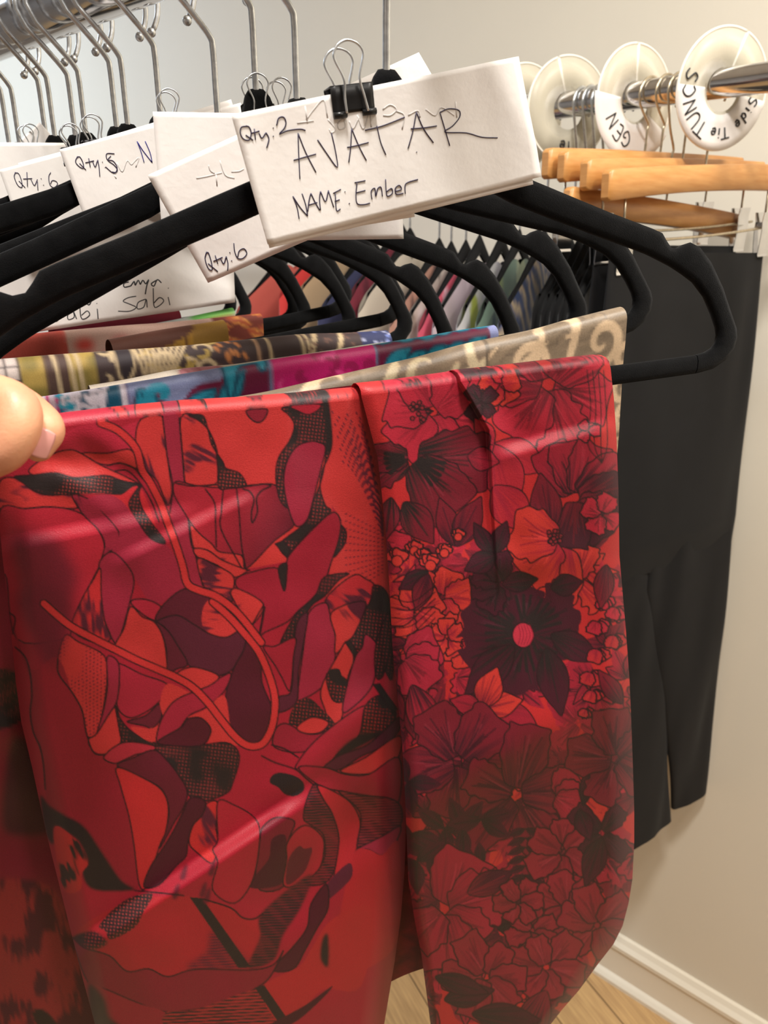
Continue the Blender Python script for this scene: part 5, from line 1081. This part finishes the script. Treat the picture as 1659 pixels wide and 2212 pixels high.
# ---------------------------------------------------------------- printed blouses on the wall rail, seen end on
def shirt_cv(kind, rs):
    cv = Canvas(-10, -10, 200, 330, 2.0, lin((230, 222, 208))); X, Y = np.meshgrid(cv.x, cv.y); A = [(-20, -20), (220, -20), (220, 340), (-20, 340)]
    def blobs(n, cols, r0, r1, sx=1.0):
        for _ in range(n):
            x, y, r = 200 * rs.rand(), 320 * rs.rand(), r0 + (r1 - r0) * rs.rand(); c = cols[rs.randint(len(cols))]
            cv.fill([(x + sx * r * math.cos(t) * (1 + .3 * rs.rand()), y + r * math.sin(t) * (1 + .4 * rs.rand())) for t in np.linspace(0, 6.28, 8, endpoint=False)], lin(c))
    if kind == 'zebra':
        cv.c[:] = lin((34, 60, 104)); k = np.clip(np.sin((Y * 1.0 + X * .7) * .36 + 5 * vnoise(X, Y, 30, 1)) * 4 - 1.2, 0, 1)[..., None]; cv.c = cv.c * (1 - k) + lin((196, 178, 136)) * k
    elif kind == 'black': cv.c[:] = lin((20, 20, 22))
    elif kind == 'leaf': cv.c[:] = lin((112, 140, 116)); blobs(60, [(62, 104, 92), (178, 196, 150), (40, 78, 88), (150, 170, 110)], 7, 16)
    elif kind == 'lime': cv.c[:] = lin((214, 214, 204)); blobs(40, [(172, 184, 62), (62, 150, 178), (226, 132, 104), (210, 208, 210), (90, 110, 150)], 8, 20)
    elif kind == 'coral': cv.c[:] = lin((206, 190, 188)); blobs(44, [(238, 84, 70), (46, 38, 42), (222, 206, 204), (232, 90, 110), (60, 46, 50)], 9, 22)
    elif kind == 'pink': cv.c[:] = lin((222, 92, 110)); blobs(20, [(236, 190, 190), (206, 60, 86)], 8, 18)
    elif kind == 'snake': cv.c[:] = lin((206, 198, 178)); blobs(80, [(120, 116, 100), (226, 220, 204), (166, 150, 126), (182, 140, 60)], 3, 9, 1.8)
    elif kind == 'salmon': cv.c[:] = lin((196, 148, 122)); blobs(50, [(120, 88, 78), (214, 172, 150), (150, 110, 96)], 4, 12, .6)
    elif kind == 'cream': cv.c[:] = lin((222, 214, 186)); blobs(10, [(206, 196, 160)], 8, 14)
    elif kind == 'lace': cv.c[:] = lin((128, 40, 56)); blobs(50, [(190, 120, 100), (96, 26, 42)], 3, 8)
    elif kind == 'sand': cv.c[:] = lin((204, 176, 132)); blobs(14, [(188, 160, 118)], 8, 18)
    elif kind == 'gold': cv.c[:] = lin((226, 66, 60)); blobs(36, [(206, 160, 40), (226, 196, 120), (190, 40, 50)], 6, 16)
    elif kind == 'rose': cv.c[:] = lin((218, 110, 92)); blobs(10, [(206, 96, 82)], 8, 14)
    elif kind == 'navy': cv.c[:] = lin((60, 66, 98)); blobs(30, [(200, 60, 84), (180, 180, 190), (200, 160, 70)], 4, 10)
    return cv
def blouse(px, py, kind, label, yaw=68, hang=.20, slope=.46, seed=0, thick=.0078):
    rs = np.random.RandomState(seed + 20); hang = .14 if kind == 'black' else hang; thick = .0045 if kind == 'black' else thick; y = math.radians(yaw); hx = np.array([math.cos(y), math.sin(y), 0]); nt = np.array([math.sin(y), -math.cos(y), 0])
    P = onplane(np.array([px]), np.array([py]), room(0, RAIL2_N - hang * float(EN @ hx), 0), EN)[0]      # outer shoulder point
    c = P + hx * hang; zs = P[2]
    if kind == 'black': c = onplane(np.array([px]), np.array([330.0]), room(0, RAIL2_N, 0), EN)[0]; zs = py
    zn = zs + slope * hang; c[2] = zn
    t = thing('blouse', c, label, 'blouse', 'printed blouses on the wall rail')
    cv = shirt_cv(kind, rs); us = np.linspace(-hang, hang, 61); vs = np.linspace(0, .62, 60)
    for side, nm in ((1, 'front_panel'), (-1, 'back_panel')):
        U, V = np.meshgrid(us, vs)
        top = zn - slope * np.abs(U) - .012 * np.clip((np.abs(U) - hang * .8) / (hang * .2), 0, 1) ** 2 - .03 * np.clip(1 - np.abs(U) / .06, 0, 1) ** 2
        e = np.clip((hang - np.abs(U)) / .012, 0, 1) ** .5
        nn = side * (thick * (.5 + .5 * np.clip(V / .05, 0, 1) ** .5) * e + .0025 * (vnoise(U * 1e3, V * 120, 40, seed) - .5) * np.clip(V / .1, 0, 1) * e)
        G = c * np.array([1, 1, 0]) + hx * U[..., None] + nt * nn[..., None] + np.array([0, 0, 1.0]) * (top - V)[..., None]
        fastgrid(nm, G, cv.sample((np.abs(U)) / hang * 190, V / .62 * 320), M_cot, t)
    # slim velvet hanger inside, its hook over the rail
    m = MB()
    A = [section(c + hx * u + np.array([0, 0, 1.0]) * (-slope * abs(u) + .001 + .021 * max(0.0, 1 - abs(u) / (.75 * hang))), c + hx * u + np.array([0, 0, 1.0]) * (-slope * abs(u) - .010), nt, .0018) for u in np.linspace(-hang * .82, hang * .82, 31)]
    t2 = thing('blouse_hanger', c, 'silver hook hanger inside the ' + label, 'hanger', 'silver hook hangers on the wall rail')
    m.grid(np.array(A), close_v=True).build('shoulder_bar', M_velvet, t2)
    R = .0215; cz = RAIL2_Z + RAIL2_R + .0019 - R; base = c.copy(); k = cz - c[2]
    hy = math.radians(44); h2 = np.array([math.cos(hy), math.sin(hy), 0])
    path = smooth([(0, -.01), (0, .03), (0, k - .075), (-.001, k - .062), (-.010, k - .036), (-.0185, k - .011)], 5).tolist() + [(R * math.cos(a), k + R * math.sin(a)) for a in np.radians(np.linspace(180, -30, 22))]
    MB().tube([c + h2 * a + np.array([0, 0, b]) for a, b in path], .0018, 8).build('hook', M_hook, t2)
BL = [(1342, EYE - .062, 'black', 'plain black top next to the paper labelled size ring', 59), (1324, EYE - .062, 'black', 'plain black top second in the run of black tops', 59), (1305, EYE - .062, 'black', 'plain black top third in the run of black tops', 59), (1287, EYE - .062, 'black', 'plain black top middle one of the run of black tops', 59), (1268, EYE - .062, 'black', 'plain black top fifth in the run of black tops', 59), (1249, EYE - .062, 'black', 'plain black top touching the zebra print blouse', 59), (1104, 688, 'zebra', 'navy and gold zebra print blouse beside the black tops', 64), (1056, 686, 'leaf', 'sage green leaf print blouse left of the zebra print', 66), (1014, 690, 'lime', 'pale blouse with lime and turquoise patches', 66),
      (962, 690, 'coral', 'coral, black and white splash print blouse', 66), (930, 700, 'pink', 'pink blouse between the coral splash and the snake print', 66), (896, 700, 'snake', 'grey and beige snake print blouse', 66),
      (868, 690, 'salmon', 'salmon and brown print blouse behind the snake print', 66), (800, 660, 'cream', 'cream blouse seen inside the hanger loops', 66), (776, 640, 'lace', 'wine red lace print blouse', 66), (712, 672, 'navy', 'navy, pink and gold print blouse', 66),
      (660, 640, 'sand', 'plain sand coloured blouse seen through the loops', 66), (628, 630, 'gold', 'red and gold print blouse left of the sand coloured one', 66), (534, 668, 'rose', 'plain salmon rose blouse near the Wabi Sabi sign', 66)]
for k, (px, py, kind, lab, yw) in enumerate(BL): blouse(px - (0 if kind == 'black' else 26), py, kind, lab, yw, seed=k)
# ---------------------------------------------------------------- the hand holding the trousers
def hand():
    t = thing('person', at(-40, 940, .255), 'bare hand of a person pinching the red trousers at the left edge', 'person')
    g = .82; A = lambda x, y, z: at(x, y, z * g)
    mb = MB()
    def digit(P, r, nose=True):
        P = smooth(np.array(P), 8); r = np.interp(np.linspace(0, 1, len(P)), np.linspace(0, 1, len(r)), r) * g
        mb.tube(P, r, 20); mb.ball(P[-1], r[-1], 12); mb.ball(P[0], r[0], 12)
    # thumb with the nail, tip pointing down and a little left
    digit([A(-70, 860, .330), A(20, 868, .325), A(84, 908, .320), A(97, 934, .318), A(84, 968, .3165)], [.0105, .0098, .0088, .0086, .0064])
    # index finger bent in front of it
    digit([A(-190, 840, .312), A(-60, 850, .308), A(26, 872, .303), A(38, 918, .300), A(8, 975, .300), A(-60, 1010, .303)], [.0108, .0104, .0098, .0098, .0092, .0075])
    digit([A(-200, 800, .318), A(-100, 800, .322), A(-35, 850, .332), A(-40, 920, .334), A(-80, 960, .332)], [.0105, .0102, .0095, .009, .0075])
    digit([A(-270, 790, .318), A(-190, 790, .324), A(-120, 840, .336), A(-115, 910, .338), A(-150, 950, .335)], [.0102, .0099, .0092, .0088, .0073])
    digit([A(-340, 800, .318), A(-270, 800, .325), A(-205, 850, .336), A(-195, 905, .338), A(-220, 940, .335)], [.0092, .0088, .0083, .0078, .0066])
    for q in range(5):                                               # palm and wrist
        mb.tube([A(-210 - 42 * q, 815 + 6 * q, .318), A(-330 - 40 * q, 900 + 10 * q, .312), A(-470 - 14 * q, 1040 + 20 * q, .306)], np.array([.0125, .0150, .0155]) * g, 16)
    mb.tube([A(-40, 870, .328), A(-190, 930, .316), A(-380, 1030, .306)], np.array([.0110, .0150, .0165]) * g, 16)
    mb.tube([A(-470, 1060, .306), A(-640, 1190, .300), A(-900, 1400, .292)], np.array([.027, .0255, .030]) * g, 24)
    o = mb.build('hand', M_skin, t)
    q = o.modifiers.new('one_skin', 'REMESH'); q.mode = 'VOXEL'; q.voxel_size = .0011; q.use_smooth_shade = True
    q = o.modifiers.new('soften', 'SMOOTH'); q.factor = .5; q.iterations = 8
    # thumb nail
    ctr = A(86, 956, .3095); ax = A(71, 986, .3090) - A(98, 926, .3098); L = np.linalg.norm(ax); ax /= L; vw = (ORG - ctr); vw -= ax * (vw @ ax); vw /= np.linalg.norm(vw); sd = np.cross(ax, vw); vw = vw * .88 - sd * .0; 
    G = []
    for u in np.linspace(-1, 1, 13):
        row = []
        for v in np.linspace(-1, 1, 13):
            wd = .0042 * (1 - .30 * max(0, -u - .3) ** 2 - .18 * max(0, u - .5) ** 2)
            row.append(ctr + ax * (L * .5 * u * (1 - .12 * v * v)) + sd * (wd * v) + vw * (.0008 - .0017 * v * v - .0006 * u * u))
        G.append(row)
    MB().grid(np.array(G)).build('thumb_nail', M_nail, t, solid=.0005)
hand()
